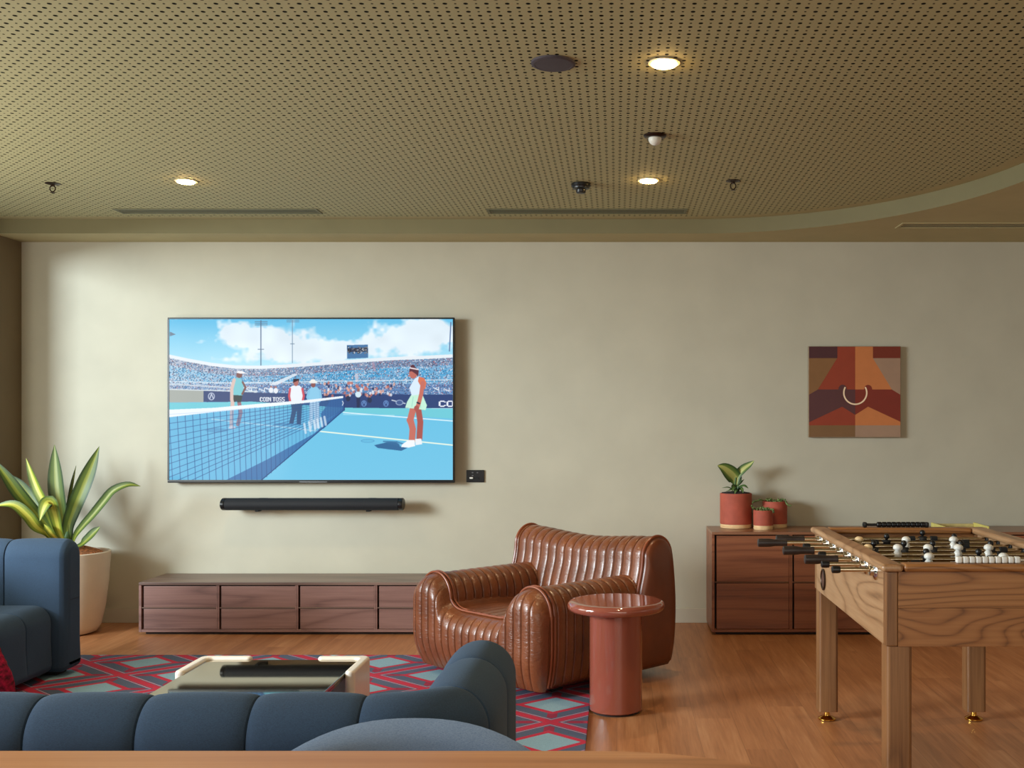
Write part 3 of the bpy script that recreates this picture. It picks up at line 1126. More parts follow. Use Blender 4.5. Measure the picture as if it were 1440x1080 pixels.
for (p, q), (r_, s_) in zip(ri[:-1], ri[1:]):
    shape([p, r_, s_, q], 'cream', 3)
build('image', im, [pm[k] for k in names], t, smooth=False)

# ------------------------------------------------------------------ low media console and sideboard


def cabinet(name, label, cat, x0, widths, yf, yb, zt, split, wmat, tmat, zb=.018, fr_w=.016):
    x1 = x0 + sum(widths)
    t = thing(name, label, cat, ((x0 + x1) / 2, (yf + yb) / 2, 0))
    body = MB()
    th = .018
    body.box(x0, x0 + th, yf, yb, zb, zt - th - .0005, .0015, 1).box(x1 - th, x1, yf, yb, zb, zt - th - .0005, .0015, 1)
    body.box(x0 + th, x1 - th, yf, yb, zb, zb + th, .0015, 1)
    body.box(x0 + th, x1 - th, yb - .012, yb, zb + th, zt - th - .001)
    x = x0
    for w in widths[:-1]:
        x += w
        body.box(x - th / 2 - .001, x - .001, yf, yb - .013, zb + th, zt - th - .001)
        body.box(x + .001, x + th / 2 + .001, yf, yb - .013, zb + th, zt - th - .001)
    build('carcass', body, wmat, t)
    build('cabinet_top', MB().box(x0, x1, yf, yb, zt - th, zt, .002), tmat, t)
    build('plinth', MB().box(x0 + .03, x1 - .03, yf + .04, yb - .02, 0, zb), M['gap'], t)
    x = x0
    for i, w in enumerate(widths):
        a = x + (th if i == 0 else th / 2) + .001
        b = x + w - (th if i == len(widths) - 1 else th / 2) - .001
        build('gap_shade_sheet', MB().box(a, b, yf + .045, yf + .05, zb + th + .001, zt - th - .002), M['gap'], t)  # dark sheet stands in for the shade in the gaps between fronts
        lo, hi = zb + th + .001, zt - th - .003
        mid = lo + (hi - lo) * split
        for z0, z1 in ((lo, mid - .003), (mid + .003, hi)):
            build('drawer_front', MB().box(a + .012, b - .001, yf + .004, yf + .024, z0 + .001, z1 - .004, .002), wmat, t)
        build('pull_rail', MB().box(a, b, yf + .001, yf + .02, mid - .0028, mid + .0028, .001, 1), tmat, t)
        x += w
    return t


cabinet('media_console', 'long low walnut media console against the wall under the television', 'media console', -3.098, [.512] * 4, 6.915, YB - .013, .341, .49, M['walnut'], M['walnut_top'])
cabinet('sideboard', 'tall walnut sideboard with stacked panel fronts behind the foosball table', 'sideboard', .618, [.512] * 5, 6.915, YB - .013, .668, .5, M['walnut_red'], M['walnut_red_top'])
ZSB = .668

# ------------------------------------------------------------------ pots on the sideboard


def pot(x, y, r, h, label, lift=0.0, group='terracotta pots on the sideboard'):
    t = thing('potted_plant', label, 'potted plant', (x, y, ZSB), group=group)
    build('pot', MB().lathe([(r * .985, .028), (r, .034), (r, h - .004), (r - .003, h), (r - .011, h), (r - .012, h - .02), (r - .012, h - .03), (.001, h - .03)], (x, y, ZSB), 48), M['terracotta'], t)
    build('saucer', MB().lathe([(r * .93, 0), (r * .97, .003), (r * .99, .012), (r * 1.0, .0135), (r * .96, .0155), (r * .97, .018), (r * .985, .0279), (.001, .0279)], (x, y, ZSB), 48), M['pot_cream'], t)
    so = MB()
    so.lathe([(r - .0125, h - .028), (r - .0125, h - .014 + lift), (r * .5, h - .008 + lift), (.001, h - .006 + lift)], (x, y, ZSB), 32)
    for v in so.v:
        v.z += random.uniform(-.002, .002)
    build('soil', so, M['soil'], t)
    return t


p1 = pot(.806, 7.205, .107, .234, 'largest terracotta pot holding a leafy dumbcane plant', .018)
p3 = pot(.976, 7.095, .066, .128, 'smallest terracotta pot with a low succulent, in front of the other two')
p2 = pot(1.072, 7.225, .083, .178, 'medium terracotta pot with a trailing succulent, at the back right')
c = Vector((.806, 7.205, ZSB + .22))
build('stem', MB().tube(resample([c + Vector((0, 0, 0)), c + Vector((-.006, -.002, .06)), c + Vector((.0, -.005, .12))], 8), [.009, .009, .009, .008, .008, .007, .007, .006], 10), M['stem'], p1)
broad = lambda t_: max(.05, math.sin(PI * min(1, t_ * .94 + .06)) ** .75 * (1 - .25 * t_))
crop = lambda x, y, Y: at(980 + x / 7.71, 630 + y / 7.71, Y)
Yp = 7.2
big = [
    ([crop(425, 400, Yp), crop(415, 335, Yp), crop(360, 270, Yp - .02), crop(290, 215, Yp - .04), crop(225, 190, Yp - .05)], .118, (.0, -1, .15), 'leaf_c'),
    ([crop(430, 390, Yp), crop(440, 300, Yp), crop(500, 230, Yp - .01), crop(570, 180, Yp - .02), crop(622, 138, Yp - .03)], .066, (-.2, -1, .4), 'leaf_c'),
    ([crop(430, 470, Yp), crop(450, 440, Yp - .02), crop(510, 410, Yp - .04), crop(558, 438, Yp - .06)], .036, (0, -.6, 1), 'leaf_d'),
    ([crop(430, 470, Yp), crop(440, 410, Yp), crop(475, 375, Yp + .02), crop(512, 340, Yp + .02)], .022, (-.3, -1, .5), 'leaf_d'),
    ([crop(420, 480, Yp), crop(395, 455, Yp - .03), crop(340, 428, Yp - .05), crop(272, 432, Yp - .05)], .022, (0, -.5, 1), 'leaf_d'),
    ([crop(420, 480, Yp), crop(390, 445, Yp - .04), crop(362, 455, Yp - .07), crop(315, 470, Yp - .06)], .022, (0, -.7, 1), 'leaf_d'),
    ([crop(430, 480, Yp), crop(410, 420, Yp - .04), crop(395, 430, Yp - .07), crop(385, 470, Yp - .09)], .042, (0, -1, .6), 'leaf_d'),
    ([crop(435, 480, Yp), crop(470, 440, Yp - .04), crop(490, 455, Yp - .06), crop(500, 490, Yp - .07)], .03, (0, -1, .5), 'leaf_d'),
    ([crop(425, 490, Yp), crop(425, 450, Yp - .05), crop(418, 460, Yp - .08), crop(408, 505, Yp - .09)], .03, (0, -1, .5), 'leaf_d'),
]
for pts, w, fc, mt in big:
    build('leaf', leaf(pts, w, fc, .12, 14, broad), M[mt], p1)


def rosettes(parent, x, y, z, r, n, trail):
    mb = MB()
    for k in range(n):
        a, q = random.uniform(0, 2 * PI), r * math.sqrt(random.random())
        cx, cy, cz = x + q * math.cos(a), y + q * math.sin(a), z + random.uniform(.0, .022)
        s = random.uniform(.006, .011)
        mb.lathe([(s * .3, -s * .5), (s, 0), (s * .75, s * .6), (s * .1, s * .95)], (cx, cy, cz), 7)
    build('succulent_leaves', mb, M['succulent'], parent)
    for pts in trail:
        tb = MB().tube(resample(pts, 8), [.004, .004, .0045, .005, .005, .005, .004, .003], 7)
        for p in resample(pts, 9)[1:]:
            tb.lathe([(.002, -.005), (.007, 0), (.002, .006)], (p.x + random.uniform(-.004, .004), p.y, p.z + random.uniform(-.003, .004)), 7)
        build('trailing_stem', tb, M['succulent'], parent)


rosettes(p2, 1.072, 7.225, ZSB + .168, .062, 60, [
    [crop(720, 570, 7.2), crop(690, 560, 7.17), crop(640, 575, 7.15), crop(600, 588, 7.14)],
    [crop(930, 560, 7.19), crop(958, 565, 7.15), crop(975, 610, 7.14), crop(1018, 628, 7.13)]])
rosettes(p3, .976, 7.095, ZSB + .118, .05, 46, [
    [crop(640, 665, 7.06), crop(615, 655, 7.04), crop(590, 632, 7.03)],
    [crop(800, 660, 7.06), crop(824, 670, 7.04), crop(828, 700, 7.03)]])

# yellow tray on the sideboard
t = thing('serving_tray', 'pale yellow tray lying on the sideboard behind the foosball table', 'tray', (2.3, 7.06, ZSB))
tr = MB()
x0, x1, y0, y1 = 2.13, 2.43, 6.95, 7.23
build('tray_base', MB().box(x0 + .01, x1 - .01, y0 + .01, y1 - .01, ZSB, ZSB + .006), M['tray_in'], t)
for a, b, c_, d in ((x0, x0 + .014, y0, y1), (x1 - .014, x1, y0, y1), (x0 + .0145, x1 - .0145, y0, y0 + .012), (x0 + .0145, x1 - .0145, y1 - .012, y1)):
    side = b - a < .02
    build('tray_side', MB().box(a, b, c_, d, ZSB + .001, ZSB + (.034 if side else .026), .004), M['yellow'] if side else M['tray_in'], t)

# ------------------------------------------------------------------ tall potted dracaena
pc = Vector((-3.60, 6.98, 0))
t = thing('potted_dracaena', 'yellow striped dracaena in a tall white tapered planter in the corner', 'potted plant', pc)
H = .53
build('planter', MB().lathe([(.001, 0), (.15, 0), (.185, .012), (.208, .05), (.235, .18), (.254, .34), (.266, H - .01), (.266, H), (.262, H + .003), (.25, H + .003), (.245, H - .01), (.24, H - .08), (.001, H - .08)], pc, 64), M['planter'], t)
so = MB()
so.lathe([(.2385, H - .075), (.2385, H - .025), (.2, H + .004), (.12, H + .03), (.05, H + .042), (.001, H + .044)], pc, 48)
for v in so.v:
    v.z += random.uniform(-.006, .008)
    v.x += random.uniform(-.002, .002)
build('coir_mulch', so, M['coir'], t)
L6 = lambda x, y, Y: at(x / 6, 610 + y / 6, Y)
root = lambda dx: pc + Vector((dx, -.0, H + .03))
draca = [
    ([root(.01), L6(535, 800, 6.97), L6(510, 640, 6.96), L6(485, 480, 6.96), L6(472, 300, 6.98), L6(460, 92, 7.0)], .108, 'leaf_a', (0, -1, 0), .16),
    ([root(.02), L6(575, 800, 6.96), L6(625, 640, 6.95), L6(695, 470, 6.95), L6(765, 300, 6.98), L6(838, 106, 7.02)], .1, 'leaf_a', (.15, -1, 0), .16),
    ([root(-.01), L6(450, 760, 6.94), L6(385, 600, 6.9), L6(325, 480, 6.9), L6(275, 360, 6.92), L6(220, 206, 6.95)], .07, 'leaf_b', (-.2, -1, .1), .2),
    ([root(-.02), L6(400, 780, 6.95), L6(270, 640, 6.9), L6(160, 510, 6.85), L6(60, 370, 6.82), L6(-70, 200, 6.8)], .08, 'leaf_a', (.4, -1, .5), .2),
    ([root(-.02), L6(430, 790, 7.02), L6(340, 660, 7.06), L6(250, 530, 7.08), L6(170, 430, 7.08), L6(92, 345, 7.08)], .072, 'leaf_a', (.3, -1, .3), .2),
    ([root(-.03), L6(400, 850, 6.86), L6(310, 790, 6.8), L6(230, 690, 6.76), L6(110, 600, 6.74), L6(-60, 610, 6.74)], .07, 'leaf_b', (.1, -1, .75), .22),
    ([root(.0), L6(500, 820, 6.88), L6(470, 700, 6.84), L6(440, 600, 6.82), L6(400, 580, 6.79), L6(365, 640, 6.77), L6(335, 735, 6.76)], .085, 'leaf_b', (0, -1, .3), .16),
    ([root(.01), L6(560, 700, 7.02), L6(590, 560, 7.04), L6(615, 420, 7.05), L6(643, 268, 7.06)], .03, 'leaf_a', (-.3, -1, 0), .3),
    ([root(.04), L6(640, 860, 6.9), L6(700, 780, 6.88), L6(790, 680, 6.87), L6(880, 570, 6.87), L6(960, 480, 6.87), L6(1080, 430, 6.88), L6(1186, 442, 6.9)], .062, 'leaf_a', (.1, -1, .5), .22),
    ([root(.05), L6(680, 940, 6.86), L6(740, 890, 6.83), L6(800, 830, 6.82), L6(846, 782, 6.82)], .062, 'leaf_a', (.1, -1, .7), .2),
    ([root(.0), L6(450, 860, 6.86), L6(410, 810, 6.83), L6(370, 762, 6.82)], .04, 'leaf_b', (0, -1, .5), .2),
    ([root(.03), L6(600, 800, 7.0), L6(600, 680, 7.02), L6(560, 640, 7.03), L6(545, 600, 7.04)], .05, 'leaf_a', (0, -1, 0), .2),
]
for i, (pts, w, mt, fc, fo) in enumerate(draca):
    build('leaf', leaf(pts, w, fc, fo, 26), M[mt], t)
build('stem', MB().tube([pc + Vector((.0, 0, H - .02)), pc + Vector((.005, 0, H + .06)), pc + Vector((.01, 0, H + .14))], [.03, .028, .02], 14), M['stem'], t)

# ------------------------------------------------------------------ rug
RX0, RX1, RY0, RY1 = -3.62, -.13, 2.75, 6.28
r_ = MB().box(RX0, RX1, RY0, RY1, .0005, .009, .003, 2)
tag(build('rug', r_, M['rug']), 'blue, red and pale grey lozenge patterned rug under the seating', 'rug')
ZR = .0092

# ------------------------------------------------------------------ sofas


def u_path(w, d, rc):
    """U-shaped centre line in local coordinates: arm tips at +y, back along y=0; returns path(s), length, stations"""
    a = d - rc
    q = PI / 2 * rc
    b = w - 2 * rc
    Ltot = 2 * a + 2 * q + b

    def path(s):
        if s < a:
            return (-w / 2, d - s, -1, 0)
        s -= a
        if s < q:
            th = s / rc
            cx, cy = -w / 2 + rc, rc
            return (cx - rc * math.cos(th), cy - rc * math.sin(th), -math.cos(th), -math.sin(th))
        s -= q
        if s < b:
            return (-w / 2 + rc + s, 0, 0, -1)
        s -= b
        if s < q:
            th = s / rc
            cx, cy = w / 2 - rc, rc
            return (cx + rc * math.sin(th), cy - rc * math.cos(th), math.sin(th), -math.cos(th))
        s -= q
        return (w / 2, rc + s, 1, 0)
    return path, Ltot, (a, a + q, a + q + b, a + 2 * q + b)


def sofa(label, loc, rz, w, d, zt=.745, th=.2):
    t = thing('channel_sofa', label, 'sofa', loc, rz, 'blue channel tufted sofas')
    rc = .13
    path, L, (s1, s2, s3, s4) = u_path(w, d, rc)
    hw = th / 2
    ztl = zt - loc[2]
    # closed profile: (lateral, height), outward lateral = +
    bot = .022
    pts = arc(hw - .035, bot + .035, .035, -90, 0, 5) + [(hw, .2), (hw, .32), (hw, .44)]
    pts += arc(0, ztl - .1, hw, 0, 180, 22, .1) + [(-hw, .44), (-hw, .32), (-hw, .2)] + arc(-hw + .035, bot + .035, .035, 180, 270, 5)
    prof = closed_profile(pts)
    nb = round((w - .38) / .257)
    seams = [s2 + w / 2 - rc + (w - .38) * (i / nb - .5) for i in range(nb + 1)]
    seams += [s4 - .03, s4 + .285, s1 + .03, s1 - .285]
    seams = sorted(seams)
    mb = channel_sweep(path, L, prof, seams, .017, .05, 14, mask=lambda a, h: min(1, max(.0, (h - .06) / .12)))
    build('backrest', mb, M['blue'], t, local=True)
    # seat: channels run front to back
    sw0 = w - th - .012
    front = d + .0
    zs = .405 - loc[2]
    pr = closed_profile([(hw + .008, .03)] + arc(front - .06 - .045, .03 + .045, .045, -90, 0, 5) + [(front - .06, .2), (front - .06, .26)] + arc(front - .06 - .1, zs - .1, .1, 0, 90, 9) + [(front - .35, zs), (.4, zs - .004), (.25, zs - .008), (hw + .008, zs - .01)])
    ns = round(sw0 / .26)
    sm = [sw0 * i / ns for i in range(1, ns)]
    st = channel_sweep(lambda s: (-sw0 / 2 + s, 0, 0, 1), sw0, pr, sm, .02, .02, 10, mask=lambda a, h: min(1, max(.15, (a - .12) / .1)) * min(1, max(0, (h - .05) / .1)))
    build('seat', st, M['blue'], t, local=True)
    for sx in (-1, 1):
        xx = sx * w / 2
        build('seam', MB().tube([(xx - hw + .055, d - .0008, .41), (xx + hw - .055, d - .0008, .41)], .0028, 6), M['blue_dark'], t, local=True)
        for y in (.0, d - .12):
            build('foot', MB().box(sx * (w / 2) - .05, sx * (w / 2) + .05, y - .05, y + .05, .0, .0215, .003), M['black_matte'], t, local=True)
    return t


NSW = 2.6
sofa('blue channel tufted sofa seen from behind, its back along the wooden table', (-.287 - .1 - NSW / 2, 2.45, ZR), 0, NSW, .66)
# left sofa faces right: local +y -> world +x
LSW = 2.45
sofa('blue channel tufted sofa at the left edge, beside the white planter', (-3.70, 5.81 - LSW / 2, ZR), -PI / 2, LSW, .75)

# crimson cushion on the near sofa
cu = MB()
n = 26
cc = Vector((-1.76, 2.735, .66))
for i in range(n + 1):
    ph = PI * i / n
    for k in range(n * 2):
        a = PI * k / n
        sx = math.copysign(abs(math.sin(ph) * math.cos(a)) ** .75, math.cos(a)) * .215
        sz = math.copysign(abs(math.sin(ph) * math.sin(a)) ** .75, math.sin(a)) * .2
        sy = math.cos(ph) * .07
        rr = 1 + random.uniform(-.03, .03)
        p = Vector((sx * rr, sy * rr, sz * rr))
        p = Matrix.Rotation(.22, 3, 'X') @ p
        cu.v.append(cc + p)
for i in range(n):
    for k in range(n * 2):
        cu.f.append((i * 2 * n + k, i * 2 * n + (k + 1) % (2 * n), (i + 1) * 2 * n + (k + 1) % (2 * n), (i + 1) * 2 * n + k))
tag(build('cushion', cu, M['crimson'], smooth=True, angle=180), 'shaggy crimson cushion on the near blue sofa at the left edge', 'cushion')

# ------------------------------------------------------------------ coffee table
kx0, kx1, ky0, ky1, kz = -1.955, -1.157, 4.0, 5.035, .275
t = thing('coffee_table', 'low coffee table with white corner panels and dark mirrored glass top', 'coffee table', ((kx0 + kx1) / 2, (ky0 + ky1) / 2, ZR))
w_ = .045


def corner_panel(cx, cy, sx, sy, lx, ly):
    """L in plan with rounded outer corner, standing on the rug"""
    r = .04
    o = [(0, ly)]
    o = arc(0 + r, 0 + r, r, 180, 270, 8)
    pts = [(0, ly - .0)] + o + [(lx, 0)]
    # rounded tips
    pts = [(w_, ly - w_ / 2)] + arc(w_ / 2, ly - w_ / 2, w_ / 2, 0, 180, 8)[1:] + o + arc(lx - w_ / 2, w_ / 2, w_ / 2, -90, 90, 8) + arc(w_ + .03, w_ + .03, .03, 270, 180, 6)
    bm = bmesh.new()
    vs = [bm.verts.new((cx + sx * x, cy + sy * y, ZR)) for x, y in pts]
    f = bm.faces.new(vs)
    ex = bmesh.ops.extrude_face_region(bm, geom=[f])
    for g in ex['geom']:
        if isinstance(g, bmesh.types.BMVert):
            g.co.z = kz
    bm.edges.ensure_lookup_table()
    top = [e for e in bm.edges if all(abs(v.co.z - kz) < 1e-6 for v in e.verts)]
    bmesh.ops.bevel(bm, geom=top, offset=.013, segments=3, affect='EDGES', profile=.5)
    mb = MB()
    mb.bm(bm)
    build('corner_panel', mb, M['white_gloss'], t, angle=50)


for cx, cy, sx, sy in ((kx0, ky1, 1, -1), (kx1, ky1, -1, -1), (kx0, ky0, 1, 1), (kx1, ky0, -1, 1)):
    corner_panel(cx, cy, sx, sy, .245, .33)
gi = .022
build('glass_top', MB().box(kx0 + w_ + .001, kx1 - w_ - .001, ky0 + w_ + .001, ky1 - w_ - .001, kz - .024, kz - .012, .002), M['glass_top'], t)
build('glass_edge', MB().box(kx0 + w_ + .0012, kx1 - w_ - .0012, ky0 + w_ + .0012, ky1 - w_ - .0012, kz - .036, kz - .0243), M['glass_edge'], t)

# ------------------------------------------------------------------ brown leather armchair
AW, AD = .53, .50
ch = thing('armchair', 'brown channel tufted leather armchair with rolled arms beside the side table', 'armchair', (-.40, 5.90, ZR), math.radians(-44))
ra, xa, zc = .13, .40, .41
seat_z = .355


def top_at(x):
    x = abs(x)
    if x >= xa - ra:
        return zc + math.sqrt(max(0, ra * ra - (x - xa) ** 2))
    q = x / (xa - ra)
    return seat_z - .0 + (zc - seat_z) * q ** 7


ZB = .04
taper = lambda z: 1 - .09 * max(0, (.26 - z) / .26) ** 2
cells = 18
fp = MB()
nu, nv = cells * 8, 30
us = []
for i in range(nu + 1):
    c_, k_ = divmod(i, 8)
    us.append(((c_ + .5 - .5 * math.cos(PI * k_ / 8)) / cells, k_ / 8))
for u, tt in us:
    x = -AW + 2 * AW * u
    T = top_at(x)
    ed = max(0, abs(x) - (AW - .075)) / .075
    E = math.sqrt(max(0, 1 - ed * ed))
    for j in range(nv + 1):
        v = 1 - (1 - j / nv) ** 1.0
        z = ZB + (T - ZB) * v
        dtop = (T - z)
        g = math.sqrt(max(0, 1 - max(0, (.10 - dtop) / .10) ** 2))
        g *= 1 - .55 * max(0, (.22 - z) / .18) ** 2
        y = -AD + .07 - (.085 * g * (.25 + .75 * E)) - .016 * puff(tt) * g
        fp.v.append(Vector((x * taper(z), y, z)))
for i in range(nu):
    for j in range(nv):
        o = i * (nv + 1) + j
        fp.f.append((o, o + nv + 1, o + nv + 2, o + 1))
build('front_panel', fp, M['leather'], ch, local=True, angle=60)
# arms
for s in (-1, 1):
    pts = [(xa - ra, .2), (xa - ra, .3)] + [(xa - ra, zc)] + [(xa - ra * math.cos(a), zc + ra * math.sin(a)) for a in [PI * i / 20 for i in range(1, 20)]]
    for z in (zc, .36, .3, .24, .18, .12, .07, ZB):
        pts.append((AW * taper(z) - .0 - (.02 if z == ZB else 0), z))
    pts.append((xa - ra, ZB))
    pts = pts[::-1]
    prof = closed_profile(pts)
    ln = .76
    na = 13
    mb = channel_sweep(lambda q: (0, -AD + .055 + q, s, 0), ln, prof, [ln * i / na for i in range(1, na)], .015, 0, 8, mask=lambda a, h: 1.0 if h > .1 else .3)
    build('armrest', mb, M['leather'], ch, local=True, angle=60)
# backrest
hb = .115
pb = [(.16, .2), (.165, .3), (.185, .4), (.212, .5), (.239, .58)]
pb += [(.355 - hb * math.cos(a), .632 + hb * math.sin(a)) for a in [PI * i / 20 for i in range(1, 20)]]
pb += [(.476, .6), (.488, .5), (.494, .4), (.494, .3), (.488, .2), (.476, .12), (.458, .06), (.44, ZB), (.16, ZB)]
sm_ = resample([Vector((a, b, 0)) for a, b in pb[:-2]], 70)
for _ in range(3):
    sm_ = [sm_[0]] + [(sm_[i - 1] + sm_[i] * 2 + sm_[i + 1]) / 4 for i in range(1, len(sm_) - 1)] + [sm_[-1]]
pb = [(v.x, v.y) for v in sm_] + pb[-2:]
prof_b = closed_profile(pb[::-1])
ln = 2 * AW - .0
nbk = 15
cap_w = .0
sag = lambda s, h: -.028 * math.sin(PI * s / ln) ** 2 * max(0, (h - .4) / .35)
mb = channel_sweep(lambda q: (-AW + q, 0, 0, 1), ln, prof_b, [.03 + (ln - .06) * i / nbk for i in range(nbk + 1)], .016, .012, 8, mask=lambda a, h: 1.0 if h > .1 else .3, hsag=sag)
build('backrest', mb, M['leather'], ch, local=True, angle=60)
# smooth side panels closing the ends of the back
for s in (-1, 1):
    e = MB()
    core = [(y_, z_) for y_, z_ in pb]
    cy, cz_ = .325, .38
    rings = []
    for k, (f_, dx) in enumerate(((.96, -.02), (.96, .002), (.92, .014), (.8, .026), (.6, .034), (.4, .038), (.15, .04))):
        rings.append([Vector((s * (AW + dx), cy + (y_ - cy) * f_, cz_ + (z_ - cz_) * (1 - (1 - f_) * .8))) for y_, z_ in core])
    n_ = len(core)
    for rg in rings:
        e.v += rg
    for i in range(len(rings) - 1):
        for k in range(n_):
            e.f.append((i * n_ + k, i * n_ + (k + 1) % n_, (i + 1) * n_ + (k + 1) % n_, (i + 1) * n_ + k))
    e.f.append(tuple((len(rings) - 1) * n_ + k for k in range(n_)))
    build('side_panel', e, M['leather_smooth'], ch, local=True, angle=70)
    pl = [Vector((s * (AW - .012), a + na_ * .001, b + nb_ * .001)) for a, b, na_, nb_ in prof_b if b > ZB + .02][::-1]
    build('piping', MB().tube(pl, .0085, 8), M['leather_pipe'], ch, local=True)
# front piping, a double welt over the arms and along the seat edge
for dy, up, dx in ((.066, .006, 0), (.088, .007, 0)):
    pl = []
    for z in np.linspace(.06, zc, 10):
        pl.append(Vector((-AW * taper(z) - .003, -AD + dy, z)))
    for x in np.linspace(-AW, AW, 150):
        pl.append(Vector((x * 1.004, -AD + dy - .003, top_at(x) + up)))
    for z in np.linspace(zc, .06, 10):
        pl.append(Vector((AW * taper(z) + .003, -AD + dy, z)))
    build('piping', MB().tube(pl, .0062, 8), M['leather_pipe'], ch, local=True)
# seat
se = MB()
nx, ny = 36, 20
for i in range(nx + 1):
    for j in range(ny + 1):
        x = (-1 + 2 * i / nx) * (xa - ra + .01)
        q = j / ny
        y = -AD + .065 + (.66) * q
        z = seat_z + .012 * math.sin(PI * min(1, q * 1.3)) + .012 * (1 - (x / .27) ** 2) - .03 * q + .003 * puff(i / nx * 9) + (zc - seat_z) * .6 * abs(x / .275) ** 9
        se.v.append(Vector((x, y, z)))
for i in range(nx):
    for j in range(ny):
        o = i * (ny + 1) + j
        se.f.append((o, o + ny + 1, o + ny + 2, o + 1))
build('seat', se, M['leather'], ch, local=True, angle=60)
for sx in (-1, 1):
    for sy in (-1, 1):
        build('foot', MB().box(sx * .36 - .04, sx * .36 + .04, sy * .28 + .01 - .04, sy * .28 + .01 + .04, -.0 if sx < 0 or sy < 0 else -ZR, ZB + .02, .005), M['black_matte'], ch, local=True)

# ------------------------------------------------------------------ side table
sx, sy = -.003, 5.08
t = thing('side_table', 'glossy rust pink round pedestal side table beside the armchair', 'side table', (sx, sy, 0))
build('column', MB().lathe([(.118, .008), (.1255, .014), (.1255, .474), (.12, .4804)], (sx, sy, 0), 64), M['pink_gloss'], t)
build('base_ring', MB().lathe([(.112, 0), (.113, .008), (.1, .0079)], (sx, sy, 0), 48), M['gap'], t)
rp = [(.1, .4805), (.208, .481)]
rp += [(.208 + .0235 * math.cos(a), .5035 + .0235 * math.sin(a)) for a in [-PI / 2 + PI * i / 14 for i in range(1, 14)]]
rp += [(.2, .527), (.185, .5265), (.1, .526), (.001, .526)]
build('table_top', MB().lathe(rp, (sx, sy, 0), 80), M['pink_gloss'], t)

# ------------------------------------------------------------------ foosball table
fx0, fx1, fy0, fy1, fz = .925, 1.70, 3.66, 4.98, .885
fb = .60
t = thing('foosball_table', 'oak foosball table with steel rods and white and black players', 'foosball table', ((fx0 + fx1) / 2, (fy0 + fy1) / 2, 0))
wt = .03
post = .042
for a, b in ((fx0, fx0 + wt), (fx1 - wt, fx1)):
    build('side_panel', MB().box(a, b, fy0 + post, fy1 - post, fb, fz - .028, .003), M['oak_y'], t)
for a, b in ((fy0, fy0 + wt), (fy1 - wt, fy1)):
    build('end_board', MB().box(fx0 + post, fx1 - post, a, b, .7325, fz - .028, .0015), M['oak_x'], t)
    build('end_board', MB().box(fx0 + post, fx1 - post, a, b, fb, .732, .0015), M['oak_x2'], t)
for x in (fx0, fx1 - post):
    for y in (fy0, fy1 - post):
        build('corner_post', MB().box(x, x + post, y, y + post, fb, fz - .028, .006), M['oak_z'], t)
# bullnosed top rail, mitred
ro = .018
rw = .075
for (a, b, c_, d, m) in ((fx0 - ro, fx0 - ro + rw, fy0 - ro, fy1 + ro, 'oak_y'), (fx1 + ro - rw, fx1 + ro, fy0 - ro, fy1 + ro, 'oak_y'), (fx0 - ro + rw, fx1 + ro - rw, fy0 - ro, fy0 - ro + rw, 'oak_x'), (fx0 - ro + rw, fx1 + ro - rw, fy1 + ro - rw, fy1 + ro, 'oak_x')):
    build('top_rail', MB().box(a, b, c_, d, fz - .0275, fz, .0125, 4), M[m], t)
build('playfield', MB().box(fx0 + wt, fx1 - wt, fy0 + wt, fy1 - wt, .74, .752), M['field'], t)
build('underside', MB().box(fx0 + wt, fx1 - wt, fy0 + wt, fy1 - wt, fb + .004, fb + .016), M['oak_x'], t)
lw = .088
for x in (fx0 + .004, fx1 - lw - .004):
    for y in (fy0 + .004, fy1 - lw - .004):
        bm = bmesh.new()
        bmesh.ops.create_cube(bm, size=1)
        for v in bm.verts:
            v.co = Vector((x + (v.co.x + .5) * lw, y + (v.co.y + .5) * lw, .045 + (v.co.z + .5) * (fb - .0455)))
        ed = [e for e in bm.edges if abs(e.verts[0].co.z - e.verts[1].co.z) > .1]
        bmesh.ops.bevel(bm, geom=ed, offset=.013, segments=3, affect='EDGES', profile=.5)
        mb = MB()
        mb.bm(bm)
        lg = build('leg', mb, M['oak_z'], t)
        c_ = (x + lw / 2, y + lw / 2, 0)
        build('levelling_foot', MB().lathe([(.03, 0), (.041, .003), (.041, .008), (.03, .014), (.014, .02), (.012, .03), (.012, .0446)], c_, 32), M['brass'], lg)
# ball return on the left panel
build('ball_return', MB().lathe([(.048, 0), (.048, -.006), (.042, -.008), (.038, -.004), (.038, -.0005)], (fx0, 4.76, .672), 36, 'x'), M['bronze'], t)
build('ball_return_cup', MB().lathe([(.0375, -.001), (.0375, -.003), (.001, -.0032)], (fx0, 4.76, .672), 36, 'x'), plain('ball_cup', (88, 58, 46), .5, var=.1), t)

# player meshes, origin on the rod
wp = MB().lathe([(.004, -.075), (.012, -.073), (.013, -.05), (.011, -.045), (.014, -.02), (.0165, .0), (.016, .008), (.011, .016), (.008, .02), (.0175, .0235), (.019, .029), (.017, .036), (.01, .0415), (.001, .043)], (0, 0, 0), 20)
bp = MB()
bp.box(-.012, .012, -.009, .009, -.075, -.045, .003).box(-.010, .010, -.007, .007, -.0455, -.015, .003).box(-.017, .017, -.0105, .0105, -.016, .014, .005)
bp.lathe([(.005, .012), (.006, .017), (.0105, .021), (.0125, .028), (.011, .036), (.006, .041), (.001, .042)], (0, 0, 0), 16)
bp.box(-.0205, -.0135, -.006, .006, -.012, .012, .003).box(.0135, .0205, -.006, .006, -.012, .012, .003)
tmp = build('player', wp, M['white_plastic'])
white_me = tmp.data
bpy.data.objects.remove(tmp)
tmp = build('player', bp, M['black'])
black_me = tmp.data
bpy.data.objects.remove(tmp)
wy_me = white_me.copy()
wy_me.materials.clear()
wy_me.materials.append(M['cream_plastic'])
ctr = Vector(((fx0 + fx1) / 2, (fy0 + fy1) / 2, 0))
